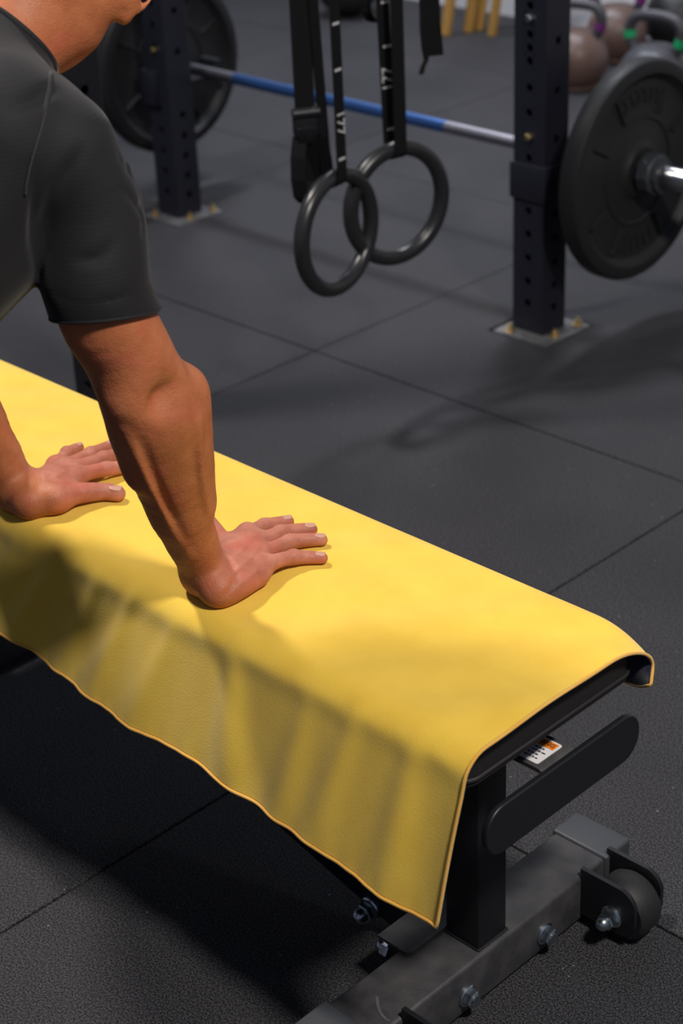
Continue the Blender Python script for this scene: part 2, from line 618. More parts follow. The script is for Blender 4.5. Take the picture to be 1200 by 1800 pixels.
def upright_mesh(bm, x0, y0, w, d, h, zs_front, zs_side, hr=.0085):
    """square tube whose -Y and +X faces carry real round holes"""
    th = .004

    def face(org, ux, length_w, zs):
        # org at z=0; ux unit along width; normal into the tube = computed by caller
        nrm = Vector((-ux.y, ux.x, 0))     # inward for both faces used here
        z = 0.0
        cells = []
        zs = sorted(zs)
        c = .0125
        for zc in zs:
            cells.append((z, zc-c, None))
            cells.append((zc-c, zc+c, zc))
            z = zc+c
        cells.append((z, h, None))
        bev = .003
        for (za, zb, zc) in cells:
            if zb-za < 1e-5:
                continue
            P = lambda s, zz, n=0: bm.verts.new(Vector(org)+ux*s+Vector((0, 0, zz))+nrm*n)
            if zc is None:
                bm.faces.new([P(bev, za), P(length_w-bev, za), P(length_w-bev, zb), P(bev, zb)])
            else:
                mid = length_w/2
                sa, sb = mid-c, mid+c
                bm.faces.new([P(bev, za), P(sa, za), P(sa, zb), P(bev, zb)])
                bm.faces.new([P(sb, za), P(length_w-bev, za), P(length_w-bev, zb), P(sb, zb)])
                N = 16
                O, I, J = [], [], []
                for k in range(N):
                    a = 2*PI*(k+.5)/N
                    ca, sn = math.cos(a), math.sin(a)
                    m_ = max(abs(ca), abs(sn))
                    O.append(P(mid+c*ca/m_, zc+c*sn/m_))
                    I.append(P(mid+hr*ca, zc+hr*sn))
                    J.append(P(mid+hr*ca, zc+hr*sn, th))
                for k in range(N):
                    l_ = (k+1) % N
                    bm.faces.new([O[k], O[l_], I[l_], I[k]])
                    bm.faces.new([I[k], I[l_], J[l_], J[k]])
                for kk in range(4):   # corner slivers
                    pass
    ux = Vector((1, 0, 0))
    face((x0, y0, 0), ux, w, zs_front)
    face((x0+w, y0, 0), Vector((0, 1, 0)), d, zs_side)
    bev = .003
    # remaining faces: +Y, -X, top, rounded corners
    X1, Y1 = x0+w, y0+d
    out = [(x0+bev, y0), (X1-bev, y0), (X1-bev*.3, y0+bev*.3), (X1, y0+bev), (X1, Y1-bev), (X1-bev*.3, Y1-bev*.3), (X1-bev, Y1),
           (x0+bev, Y1), (x0+bev*.3, Y1-bev*.3), (x0, Y1-bev), (x0, y0+bev), (x0+bev*.3, y0+bev*.3)]
    lo = [bm.verts.new((p[0], p[1], 0)) for p in out]
    hi = [bm.verts.new((p[0], p[1], h)) for p in out]
    for k in range(len(out)):
        l_ = (k+1) % len(out)
        if k in (0, 3):
            continue
        bm.faces.new([lo[k], lo[l_], hi[l_], hi[k]])
    bm.faces.new(hi)
    bmesh.ops.remove_doubles(bm, verts=bm.verts, dist=1e-5)


low = [0.0656, 0.1144, 0.167, 0.219, 0.2696]
up_ = [0.3822, 0.4765, 0.5275, 0.5811, 0.6071, 0.634, 0.664, 0.690]
more_z = [0.74+.05*i for i in range(30)]
zsF = low+up_+more_z
zsS = [0.055, 0.105, 0.157, 0.209, 0.262]+[.42, .52, .62]+[.72+.1*i for i in range(15)]
zsL = [0.0657, 0.119, 0.1707, 0.2252, 0.2784, 0.4352, 0.4868]+[.54+.05*i for i in range(33)]


def base_bits(U, parent):
    z0 = -.0115
    bm = bmesh.new()
    add_prism(bm, [(U[0]-.02, U[1]-.040), (U[0]+UW+.042, U[1]-.040), (U[0]+UW+.042, U[1]+UD+.036), (U[0]-.02, U[1]+UD+.036)],
              (0, 0, z0), (1, 0, 0), (0, 1, 0), .010)
    p = bm_obj('base_plate', bm, M['plate_grey'], parent)
    for (dx, dy) in ((.012, -.022), (UW+.020, .018), (UW+.020, UD+.018)):
        bm = bmesh.new()
        c = (U[0]+dx, U[1]+dy, z0+.010)
        add_lathe(bm, c, (0, 0, 1), [(0, 0), (.012, 0), (.012, .003), (.0085, .004), (.0085, .010), (.0045, .011), (.0045, .017), (0, .018)], 12)
        bm_obj('anchor_bolt', bm, M['brass'], p, True)


for U, zs in ((UR, zsF), (UL, zsL)):
    bm = bmesh.new()
    upright_mesh(bm, U[0], U[1], UW, UD, 2.35, [z for z in zs if not (.285 < z < .372)], zsS)
    for v in bm.verts:
        v.co.z -= .0015
    me = bpy.data.meshes.new('upright')
    bm.to_mesh(me)
    bm.free()
    me.materials.append(M['steel_navy'])
    u = link(bpy.data.objects.new('upright', me), rack)
    # square nut-bolts seen on the face
    for (zz, ms) in ((.4249, 'brass'), (.664, 'zinc')):
        hex_bolt('bolt', (U[0]+UW*.5, U[1]+.001, zz), (0, -1, 0), .0075, .010, M[ms], u, flange=False)
    base_bits(U, rack)
    # J cup: sleeve round the tube, arm and lip that hold the bar on the far side
    bm = bmesh.new()
    if U is UR:
        add_box(bm, (U[0]-.006, U[1]-.006, .2905), (U[0]+UW+.006, U[1]+UD+.006, .368), .004, 2)
    else:
        add_box(bm, (U[0]-.012, U[1]-.012, .285), (U[0]+.040, U[1]+UD+.006, .372), .004, 2)
    j = bm_obj('bar_cup', bm, M['steel_navy'], rack, True)
    bm = bmesh.new()
    add_prism(bm, [(U[1]+UD+.004, .292), (2.99, .292), (2.99, .368), (2.972, .368), (2.970, .335), (2.950, .3255), (2.928, .335), (U[1]+UD+.004, .335)],
              (U[0]+.008, 0, 0), (0, 1, 0), (0, 0, 1), UW-.016)
    bm_obj('cup_arm', bm, M['steel_black'], j)
bm = bmesh.new()
add_box(bm, (UL[0]+UW, UL[1], 2.24), (UR[0], UL[1]+.07, 2.34), .003)
bm_obj('crossbeam', bm, M['steel_navy'], rack)
bm = bmesh.new()
add_box(bm, (UR[0], 1.9, 2.27), (UR[0]+.120, UR[1], 2.34), .003)
bm_obj('ring_beam', bm, M['steel_navy'], rack)

# lone upright standing between bench and rack
post3 = thing('rig_upright', 'black holed steel upright standing just behind the yellow-covered bench', 'upright', (-2.62, 1.92, 0))
bm = bmesh.new()
upright_mesh(bm, -2.66, 1.878, .083, .078, 2.35, [.05*i+.034 for i in range(1, 44)], [.1*i+.06 for i in range(1, 21)], .0095)
me = bpy.data.meshes.new('tube')
bm.to_mesh(me)
bm.free()
me.materials.append(M['steel_black'])
link(bpy.data.objects.new('tube', me), post3)
bm = bmesh.new()
add_box(bm, (-2.70, 1.84, 0.0), (-2.54, 1.99, .008), .001)
bm_obj('base_plate', bm, M['plate_grey'], post3)

# ------------------------------------------------------------------ barbell and plates
BY, BZ = 2.95, 0.341
bar = thing('barbell', 'steel barbell with a blue middle, racked in the low cups', 'barbell', (-2.86, BY, BZ))
X = (1, 0, 0)


def lathe_part(name, x0, prof, m, parent, n=32, smooth=True):
    bm = bmesh.new()
    add_lathe(bm, (x0, BY, BZ), X, prof, n)
    return bm_obj(name, bm, m, parent, smooth)


xb0, xb1 = aty(414, 139, BY)[0], aty(785, 222, BY)[0]
lathe_part('shaft', -3.56, [(0, 0), (.014, 0), (.014, xb0+3.56), (0, xb0+3.56)], M['bar'], bar)
lathe_part('blue_middle', xb0, [(0, 0), (.0142, 0), (.0142, xb1-xb0), (0, xb1-xb0)], M['barblue'], bar)
lathe_part('shaft', xb1, [(0, 0), (.014, 0), (.014, -2.16-xb1), (0, -2.16-xb1)], M['bar'], bar)
lathe_part('sleeve', -2.16, [(0, 0), (.0385, 0), (.0385, .016), (.0245, .018), (.0245, .43), (.021, .435), (0, .435)], M['chrome'], bar)
lathe_part('sleeve', -3.995, [(0, 0), (.021, 0), (.0245, .005), (.0245, .417), (.0385, .419), (.0385, .435), (0, .435)], M['chrome'], bar)
PR = .229


def plate(x0, x1, label, sgn):
    """disc with raised rim, hub, inner ring, ribs and letter blocks; outer face towards sgn*X"""
    p = thing('weight_plate', label, 'weight plate', ((x0+x1)/2, BY, BZ), 'weight plates on the barbell')
    T = x1-x0
    rr = .0255
    half = [(rr, .004), (.050, .004), (.052, .006), (.060, .012), (.066, .015), (.186, .015), (.195, .007), (.200, 0.0), (PR-.012, 0.0), (PR-.004, .003), (PR, .010)]
    prof = [(r, h) for r, h in half]+[(r, T-h) for r, h in half[::-1]]
    bm = bmesh.new()
    add_lathe(bm, (x0, BY, BZ), X, prof, 72, close=True)
    bm_obj('disc', bm, M['iron'], p, True)
    for face_x, s in ((x1, 1), (x0, -1)):
        q = face_x-s*.015
        # inner raised ring (arc), ribs, lettering blocks
        bm = bmesh.new()
        add_tube(bm, [(q, BY+.110*math.cos(a), BZ+.110*math.sin(a)) for a in np.linspace(0, 2*PI, 64, endpoint=False)], .0035, 6, True)
        bm_obj('raised_ring', bm, M['iron'], p, True)
        for a in (28, 62, 118, 152, 208, 242, 298, 332):
            ar = math.radians(a)
            u = Vector((0, math.cos(ar), math.sin(ar)))
            w = Vector((0, -math.sin(ar), math.cos(ar)))
            bm = bmesh.new()
            c = Vector((q, BY, BZ))
            P = [c+u*r_+w*t_+Vector((s*x_, 0, 0)) for (r_, t_, x_) in
                 ((.122, -.004, -.003), (.182, -.004, -.003), (.182, .004, -.003), (.122, .004, -.003),
                  (.124, -.002, .008), (.180, -.002, .008), (.180, .002, .008), (.124, .002, .008))]
            vs = [bm.verts.new(v) for v in P]
            for f in ((0, 1, 2, 3), (4, 5, 6, 7), (0, 1, 5, 4), (1, 2, 6, 5), (2, 3, 7, 6), (3, 0, 4, 7)):
                bm.faces.new([vs[k] for k in f])
            bm_obj('rib', bm, M['iron'], p)
        for base in (90, 270):
            for k in range(6):
                a = math.radians(base+(k-2.5)*8)
                u = Vector((0, math.cos(a), math.sin(a)))
                w = Vector((0, -math.sin(a), math.cos(a)))
                outl = ([(.140, -.006), (.170, -.006), (.170, .006), (.164, .006), (.164, -.001), (.146, -.001), (.146, .006), (.140, .006)] if k % 2 else
                        [(.140, -.006), (.170, -.006), (.170, .006), (.163, .006), (.163, -.001), (.140, -.001)])
                bm = bmesh.new()
                add_prism(bm, outl, (q-.001 if s > 0 else q-.003, BY, BZ), u, w, .004)
                bm_obj('raised_letter', bm, M['iron'], p)
    return p


plate(-2.142, -2.094, 'black iron weight plate beside the bare rack post, chrome bar sleeve sticking out', 1)
plate(-3.625, -3.575, 'black iron weight plate behind the rack post, bar shaft running into it', -1)


def collar(x0, s, label):
    c = thing('barbell_collar', label, 'collar', (x0, BY, BZ), 'barbell collars')
    bm = bmesh.new()
    add_lathe(bm, (x0, BY, BZ), (s, 0, 0), [(.026, .001), (.040, .001), (.043, .004), (.043, .030), (.040, .033), (.034, .034), (.034, .045), (.026, .045)], 10, close=True)
    bm_obj('clamp_body', bm, M['capgrey'], c, True)
    hex_bolt('clamp_screw', (x0+s*.018, BY-.030, BZ+.031), (0, -.7, .7), .004, .006, M['zinc'], c, flange=False)


collar(-2.090, 1, 'dark clamp collar pressed against the plate on the chrome sleeve')
collar(-3.630, -1, 'dark clamp collar on the bar end behind the rack post')

# ------------------------------------------------------------------ gymnastic rings
RR, RT = .105, .015


def text_mesh(txt, size, m, parent, origin, ux, uy, lift):
    cu = bpy.data.curves.new('printed_numbers', 'FONT')
    cu.body = txt
    cu.size = size
    cu.align_x = 'CENTER'
    cu.align_y = 'CENTER'
    cu.extrude = 0.0003
    o = bpy.data.objects.new('printed_numbers', cu)
    COL.objects.link(o)
    dg = bpy.context.evaluated_depsgraph_get()
    me = bpy.data.meshes.new_from_object(o.evaluated_get(dg))
    COL.objects.unlink(o)
    bpy.data.objects.remove(o)
    ux = Vector(ux).normalized()
    uy = Vector(uy).normalized()
    n = ux.cross(uy)
    me.transform(Matrix(((ux.x, uy.x, n.x, origin[0]+n.x*lift), (ux.y, uy.y, n.y, origin[1]+n.y*lift),
                         (ux.z, uy.z, n.z, origin[2]+n.z*lift), (0, 0, 0, 1))))
    me.materials.clear()
    me.materials.append(m)
    ob = bpy.data.objects.new('printed_numbers', me)
    return link(ob, parent)


def band(bm, pts, wdir, w, th=.0022):
    """webbing ribbon along pts, width along wdir"""
    pts = [Vector(p) for p in pts]
    wd = Vector(wdir).normalized()
    rows = []
    for i, p in enumerate(pts):
        t = (pts[min(i+1, len(pts)-1)]-pts[max(i-1, 0)]).normalized()
        n = t.cross(wd).normalized()
        rows.append([bm.verts.new(p+wd*a*w/2+n*b*th/2) for a, b in ((-1, -1), (1, -1), (1, 1), (-1, 1))])
    for A, B in zip(rows[:-1], rows[1:]):
        for k in range(4):
            bm.faces.new((A[k], A[(k+1) % 4], B[(k+1) % 4], B[k]))
    bm.faces.new(rows[0][::-1])
    bm.faces.new(rows[-1])


def gym_ring(c, ang, label, txt_flip, print_z, dash_z, legs, back=False):
    c = Vector(c)
    t = Vector((math.cos(ang), math.sin(ang), 0))
    n = Vector((math.sin(ang), -math.cos(ang), 0))     # towards +X : the camera side
    g = thing('gymnastic_ring', label, 'gymnastic ring', c, 'gymnastic rings')
    bm = bmesh.new()
    add_tube(bm, [c+t*RR*math.cos(a)+Vector((0, 0, RR*math.sin(a))) for a in np.linspace(0, 2*PI, 72, endpoint=False)], RT, 18, True)
    bm_obj('ring', bm, M['plastic'], g, 'all')
    w = .027
    top = c+Vector((0, 0, RR))
    H = 2.268
    bm = bmesh.new()
    pts = [top+n*(RT+.002)+n*legs[0]*k/12+Vector((0, 0, (H-top.z)*k/12)) for k in range(12, -1, -1)]
    pts += [top+n*(RT+.002)*math.cos(a)-Vector((0, 0, (RT+.002)*math.sin(a))) for a in np.linspace(0, PI, 10)[1:]]
    pts += [top-n*(RT+.002)+n*legs[1]*k/12+t*legs[2]*k/12+Vector((0, 0, (H-top.z)*k/12)) for k in range(1, 13)]
    band(bm, pts, t, w)
    s = bm_obj('strap', bm, M['strap'], g)
    face = top+n*(RT+.0035) if not back else top-n*(RT-.0002)
    lg = legs[1] if back else legs[0]
    ts = legs[2] if back else 0.0
    for dz in dash_z:
        bm = bmesh.new()
        k = (dz-top.z)/(H-top.z)
        q = face+n*lg*k+t*ts*k+Vector((0, 0, dz-top.z))
        sh = -1 if txt_flip else -.6
        add_prism(bm, [(-.009, -.0022), (.009, -.0022), (.009, .0022), (-.009, .0022)], q-n*.0003+t*(.0 if not txt_flip else .004), t, (0, 0, 1), .0007)
        bm_obj('printed_dash', bm, M['print'], s)
    k = (print_z-top.z)/(H-top.z)
    q = face+n*lg*k+t*ts*k+Vector((0, 0, print_z-top.z))
    if txt_flip:
        text_mesh('177', .030, M['print'], s, q, (0, 0, 1), -t, .0006)
    else:
        text_mesh('177', .030, M['print'], s, q, (0, 0, -1), t, .0006)
    return g, t, n, top


def zat(px, py, x):
    return atx(px, py, x)[2]


g1, t1, n1, top1 = gym_ring((-2.22, 2.182, .398), math.radians(98), 'black gymnastic ring whose strap has a buckle with a folded tail beside it', False,
                            zat(594, 218, -2.20), [zat(601, 280, -2.2), zat(583, 127, -2.2), zat(581, 45, -2.2)], (-.012, -.03, -.06))
g2, t2, n2, top2 = gym_ring((-2.22, 2.342, .410), math.radians(79), 'black gymnastic ring on a plain wide strap, partly behind the other ring', True,
                            zat(682, 152, -2.2), [zat(688, 240, -2.2), zat(683, 93, -2.2), zat(679, 15, -2.2)], (-.012, -.02, -.035), True)
# buckle strap of the front ring
bm = bmesh.new()
b0 = Vector(atx(536, 200, -2.25))
band(bm, [b0+Vector((.0, -.0, .16*k)) for k in range(12)], (.5, .86, 0), .036)
bm_obj('wide_strap', bm, M['strap'], g1)
bm = bmesh.new()
bc = Vector(atx(536, 214, -2.25))
rotb = Matrix.Rotation(math.radians(60), 3, 'Z')
add_box(bm, bc-Vector((.022, .010, .026)), bc+Vector((.022, .010, .026)), .005, 3, rotb)
add_cyl(bm, bc+rotb @ Vector((-.024, -.008, .018)), bc+rotb @ Vector((.024, -.008, .018)), .009, n=14)
add_box(bm, bc+rotb @ Vector((0, -.006, -.020))-Vector((.017, .008, .018)), bc+rotb @ Vector((0, -.006, -.020))+Vector((.017, .008, .018)), .004, 2, rotb @ Matrix.Rotation(.35, 3, 'X'))
bm_obj('cam_buckle', bm, M['steel_black'], g1, True)
bm = bmesh.new()
lo = bc+Vector((0, 0, -.02))
tail = []
for a in np.linspace(0, 1, 26):
    # long hanging loop below the buckle
    ang = a*2*PI
    tail.append(lo+Vector((-.010+.017*math.cos(ang)*.6, -.010-.016*math.cos(ang), -.060-.075*(1-math.cos(ang))*.5+.045)) + Vector((0, 0, -.03*math.sin(ang)**2)))
tail = [lo+Vector((0, .004, 0)), lo+Vector((.0, .006, -.05)), lo+Vector((0, .007, -.09)), lo+Vector((0, .002, -.122)), lo+Vector((0, -.008, -.128)),
        lo+Vector((0, -.020, -.115)), lo+Vector((0, -.024, -.08)), lo+Vector((0, -.022, -.04)), lo+Vector((0, -.014, -.005))]
band(bm, tail, (.9, .25, 0), .030)
bm_obj('strap_tail', bm, M['strap'], g1)
bm = bmesh.new()
tl = [lo+Vector((.012, .012, .0)), lo+Vector((.012, .020, -.04)), lo+Vector((.012, .028, -.085)), lo+Vector((.012, .036, -.095)), lo+Vector((.012, .034, -.06)), lo+Vector((.010, .028, -.01))]
band(bm, tl, (.8, .35, 0), .026)
bm_obj('strap_tail', bm, M['strap'], g1)

# loose strap end hanging further back, and a small hanging loop
ls = thing('hanging_strap', 'loose black strap end with a slack point, hanging in the air beyond the rings', 'strap', (0, 0, 0))
sx = -2.262


def hang(pix, x):
    """points in the plane x; the first one is carried straight up to the ring beam"""
    P = [Vector(atx(px, py, x)) for px, py in pix]
    return [Vector((x, P[0].y, 2.268))]+P


A_ = hang(((756, -10), (759, 40), (762, 75), (764, 98)), sx)
ls.location = A_[-1]
bm = bmesh.new()
band(bm, A_, (.5, .86, 0), .034)
bm_obj('webbing', bm, M['strap'], ls)
bm = bmesh.new()
band(bm, hang(((741, -10), (742, 50), (745, 85), (749, 105), (743, 118), (740, 131)), sx+.01), (.5, .86, 0), .010)
bm_obj('slack_end', bm, M['strap'], ls)
ll = thing('strap_loop', 'small hanging loop of black strap beside the printed ring strap', 'strap', atx(655, 20, -2.285))
bm = bmesh.new()
lo_ = hang(((642, -30), (642, 5), (644, 22), (652, 36), (663, 39), (671, 30), (674, 10), (674, -30)), -2.285)
band(bm, lo_+[Vector((-2.285, lo_[-1].y, 2.268))], (.85, .5, 0), .018)
bm_obj('webbing', bm, M['strap'], ll)

# ------------------------------------------------------------------ background kettlebells, poles, ball


def kettlebell(px, py, r, label, body, band_m, rz):
    p = atz(px, py, 0)
    k = thing('kettlebell', label, 'kettlebell', p, 'kettlebells by the white wall')
    P = Vector(p)
    bm = bmesh.new()
    prof = [(0, 0), (r*.62, 0), (r*.72, r*.06)]
    for a in np.linspace(-50, 62, 16):
        prof.append((r*math.cos(math.radians(a)), r*.88+r*math.sin(math.radians(a))*1.02))
    prof.append((0, r*1.84))
    add_lathe(bm, P, (0, 0, 1), prof, 36)
    bm_obj('bell', bm, M[body], k, 'all')
    u = Vector((math.cos(rz), math.sin(rz), 0))
    hz = r*1.55
    outline = [(-.62, 0), (-.80, .30), (-.88, .62), (-.80, .90), (-.55, 1.06), (0, 1.10), (.55, 1.06), (.80, .90), (.88, .62), (.80, .30), (.62, 0)]
    W = r*.92
    pts = [P+u*a*W+Vector((0, 0, hz+b*r*.95)) for a, b in outline]
    fine = []
    for i in range(len(pts)-1):
        for s_ in (0, .33, .66):
            fine.append(pts[i].lerp(pts[i+1], s_))
    fine.append(pts[-1])
    for _ in range(2):
        fine = [fine[0]]+[(fine[i-1]+fine[i]*2+fine[i+1])/4 for i in range(1, len(fine)-1)]+[fine[-1]]
    bm = bmesh.new()
    add_tube(bm, fine, .0165, 14)
    h = bm_obj('handle', bm, M['kbgrey'], k, 'all')
    for s_ in (4, len(fine)-6):
        bm = bmesh.new()
        add_tube(bm, [fine[s_], fine[s_+1], fine[s_+2]], .0185, 14)
        bm_obj('colour_band', bm, M[band_m], h, True)


kettlebell(1012, 152, .098, 'brown kettlebell right behind the bare rack post, one of two brown ones', 'kbbrown', 'purple', .3)
kettlebell(1082, 104, .098, 'brown kettlebell farther back against the white wall', 'kbbrown', 'purple', .5)
kettlebell(1190, 84, .112, 'black kettlebell behind the one with green bands', 'kbblack', 'purple', .4)
kettlebell(1146, 196, .108, 'dark grey kettlebell with green bands on its handle, behind the weight plate', 'kbgrey', 'green', .1)


def pole(px, py, lean, r, label):
    b = Vector(atz(px, py, 0))
    bm = bmesh.new()
    top = b+Vector((lean[0], lean[1], 1.55))
    add_lathe(bm, b, top-b, [(0, 0), (r*.85, 0), (r, .006), (r, (top-b).length-.006), (r*.85, (top-b).length), (0, (top-b).length)], 20)
    o = bm_obj('wooden_pole', bm, M['wood'], None, True, origin=b)
    tag(o, label, 'pole', 'wooden poles by the white wall')
    return o


pole(783, 62, (.05, .30), .019, 'ochre wooden pole standing apart from the other poles, behind the hanging strap')
pole(823, 56, (.14, .20), .021, 'thick ochre wooden pole of the close pair by the white wall')
pole(842, 53, (.15, .18), .015, 'slimmer ochre wooden pole of the close pair by the white wall')
pole(864, 63, (.10, .24), .017, 'ochre wooden pole leaning on the white wall nearest the rack post')
bp_ = Vector(atz(613, 26, 0))
bm = bmesh.new()
R_ = .12
add_lathe(bm, bp_, (0, 0, 1), [(0, 0)]+[(R_*math.cos(t), R_+R_*math.sin(t)) for t in np.linspace(-PI/2*.93, PI/2*.93, 22)]+[(0, 2*R_)], 40)
mb = thing('medicine_ball', 'black medicine ball on the floor far behind the rings', 'ball', bp_)
bm_obj('shell', bm, M['rubber'], mb, 'all')
bm = bmesh.new()
add_tube(bm, [bp_+Vector((R_*1.0*math.cos(a), 0, R_+R_*1.0*math.sin(a))) for a in np.linspace(0, 2*PI, 40, endpoint=False)], .0025, 6, True)
bm_obj('seam', bm, M['strap'], mb)

# ------------------------------------------------------------------ bench
BCY = 1.211
bench = thing('weight_bench', 'flat black weight bench with transport wheels, under the yellow towel', 'bench', (-1.5, BCY, 0))
PZ0, PZ1 = .398, .4525
PX0, PX1 = -2.15, -.945
PY0, PY1 = 1.070, 1.354
bm = bmesh.new()
rings_ = []
prof_ = [(.010, PZ0), (.004, PZ0+.002), (0, PZ0+.006), (0, PZ1-.020)]+[(.020*(1-math.cos(a)), PZ1-.020+.020*math.sin(a)) for a in np.linspace(.25, PI/2, 6)]
for o_, z_ in prof_:
    rings_.append([bm.verts.new((a, b, z_)) for a, b in rrect(PX0+o_, PY0+o_, PX1-o_, PY1-o_, .024-o_*.9, 6)])
for A, B in zip(rings_[:-1], rings_[1:]):
    for k in range(len(A)):
        bm.faces.new((A[k], A[(k+1) % len(A)], B[(k+1) % len(A)], B[k]))
bm.faces.new(rings_[0][::-1])
bm.faces.new(rings_[-1])
pad = bm_obj('pad', bm, M['vinyl'], bench, True)
for zz in (PZ0+.0135, PZ0+.006):
    bm = bmesh.new()
    ins = 0 if zz > PZ0+.01 else -.0035
    pl = rrect(PX0-.0005-ins, PY0-.0005-ins, PX1+.0005+ins, PY1+.0005+ins, .024, 6)
    add_tube(bm, [(a, b, zz) for a, b in pl], .0024, 8, True)
    bm_obj('piping', bm, M['vinyl'], pad, True)
bm = bmesh.new()
add_box(bm, (PX0+.03, PY0+.04, PZ0-.012), (PX1-.075, PY1-.04, PZ0+.002), .002)
bm_obj('pad_board', bm, M['steel_black'], bench)
# front base tube with caps
TX0, TX1, TZ = -1.0970, -1.0195, .073
Y0, Y1 = 2*BCY-1.461, 1.461
bm = bmesh.new()
add_box(bm, (TX0, Y0+.04, .006), (TX1, Y1-.04, TZ), .005, 3)
tube_f = bm_obj('base_tube', bm, M['steel_grey'], bench, True)
for ya, yb in ((Y1-.050, Y1), (Y0, Y0+.050)):
    bm = bmesh.new()
    add_box(bm, (TX0-.0035, ya, 0), (TX1+.0035, yb, TZ+.004), .004, 3)
    bm_obj('end_cap', bm, M['capgrey'], bench, True)
# chalk-like scratch on the tube
bm = bmesh.new()
sc = [atz(px, py, TZ+.0004) for px, py in ((662, 1752), (664, 1768), (668, 1780), (676, 1790), (684, 1795))]
band(bm, sc, (.7, .7, 0), .0035, .0006)
bm_obj('scratch', bm, M['plate_grey'], tube_f)
# post
bm = bmesh.new()
add_box(bm, (-1.077, 1.186, TZ-.002), (-1.027, 1.236, PZ0-.004), .003, 2)
bm_obj('post', bm, M['steel_black'], bench, True)
bm = bmesh.new()
add_box(bm, (-1.079, 1.184, TZ-.001), (-1.025, 1.238, TZ+.003), .0015, 1)
bm_obj('weld_bead', bm, M['steel_black'], bench, True)
for yy in (1.2973, 1.1572):
    hex_bolt('bolt', (TX1, yy, .031), (1, 0, 0), .0105, .016, M['zinc'], tube_f)
# spine rising to the rear
ang = math.atan2(.26, 1)
bm = bmesh.new()
L_ = .52
c0 = Vector((-1.125, BCY, .057))
rot = Matrix.Rotation(ang, 3, 'Y')
cc = c0+Vector((-math.cos(ang), 0, math.sin(ang)))*L_/2
add_box(bm, cc-Vector((L_/2, .026, .038)), cc+Vector((L_/2, .026, .038)), .004, 2, rot)
spine = bm_obj('spine_tube', bm, M['steel_navy'], bench, True)
bm = bmesh.new()
add_box(bm, (-1.625, BCY-.022, .20), (-1.575, BCY+.022, PZ0-.010), .003)
bm_obj('post', bm, M['steel_navy'], bench, True)
nutp = aty(652, 1597, BCY-.026)
hex_bolt('acorn_nut', nutp, (0, -1, 0), .0120, .0195, M['zinc'], spine, dome=True)
# joining bracket between base tube and spine
bm = bmesh.new()
add_prism(bm, rrect(-1.128, 1.125, -1.079, 1.297, .008, 5, (0, 1, 1, 0)), (0, 0, TZ+.0005), (1, 0, 0), (0, 1, 0), .0045)
brk = bm_obj('joint_bracket', bm, M['steel_grey'], bench, True)
bm = bmesh.new()
add_box(bm, (-1.118, 1.130, .008), (TX0-.001, 1.292, TZ+.004), .002)
bm_obj('bracket_flange', bm, M['steel_black'], brk)
p = atz(690, 1672, .052)
hex_bolt('bolt', (-1.118, p[1], .050), (-1, 0, 0), .0105, .015, M['zinc'], brk, dome=True, flange=False)
# transport wheels
for yc in (1.395, 2*BCY-1.395):
    wb = None
    for s in (-1, 1):
        yy = yc+s*.026
        bm = bmesh.new()
        add_prism(bm, rrect(TX1-.001, .018, -.940, .086, .024, 8, (0, 1, 1, 0)),
                  (0, yy+.003, 0), (1, 0, 0), (0, 0, 1), .006)
        o = bm_obj('wheel_bracket', bm, M['steel_black'], bench, True)
        wb = wb or o
    wc = Vector((-.972, yc, .0405))
    bm = bmesh.new()
    r = .0400
    add_lathe(bm, wc-Vector((0, .020, 0)), (0, 1, 0), [(.006, .003), (r*.6, .003), (r*.66, 0), (r*.9, 0), (r, .006), (r, .034), (r*.9, .040), (r*.66, .040), (r*.6, .037), (.006, .037)], 40, close=True)
    bm_obj('wheel', bm, M['rubber'], wb, True)
    hex_bolt('acorn_nut', wc-Vector((0, .029, 0)), (0, -1, 0), .0110, .0185, M['zinc'], wb, dome=True)
    hex_bolt('acorn_nut', wc+Vector((0, .029, 0)), (0, 1, 0), .0110, .0185, M['zinc'], wb, dome=True)
# cross handle plate on a tab under the pad end
HX = -.937
bm = bmesh.new()
a0, a1, zc, hh = 1.093, 1.352, .336, .030
add_prism(bm, rrect(a0, zc-hh, a1, zc+hh, hh*.96, 10), (HX-.006, 0, 0), (0, 1, 0), (0, 0, 1), .008)
hd = bm_obj('handle_plate', bm, M['steel_black'], bench, True)
bv = hd.modifiers.new('edge', 'BEVEL')
bv.width = .0022
bv.segments = 3
bv.limit_method = 'ANGLE'
bm = bmesh.new()
TBZ = .3650
prof = [(-1.028, TBZ), (-.9515, TBZ)]+[(-.9515+.014*math.sin(a), TBZ-.014+.014*math.cos(a)) for a in np.linspace(.2, PI/2, 6)]+[(-.9375, TBZ-.02)]
inner = [(x-.0035 if i > 2 else x, z-.005 if i < 3 else z-.002) for i, (x, z) in enumerate(prof)]
bm2 = prof+inner[::-1]
add_prism(bm, [(x, z) for x, z in bm2], (0, 1.246, 0), (1, 0, 0), (0, 0, 1), .054)
bm_obj('handle_tab', bm, M['steel_grey'], hd, True)
bm = bmesh.new()
add_prism(bm, rrect(-1.002, 1.197, -.954, 1.240, .003, 4), (0, 0, TBZ+.0002), (1, 0, 0), (0, 1, 0), .0006)
st = bm_obj('warning_sticker', bm, M['sticker'], hd)
bm = bmesh.new()
add_prism(bm, [(-1.000, 1.2260), (-.957, 1.2260), (-.957, 1.2375), (-1.000, 1.2375)], (0, 0, TBZ+.0008), (1, 0, 0), (0, 1, 0), .0002)
bm_obj('orange_header', bm, M['orange'], st)
text_mesh('WARNING', .0084, M['ink'], st, (-.9790, 1.2318, TBZ+.0011), (1, 0, 0), (0, 1, 0), .0)
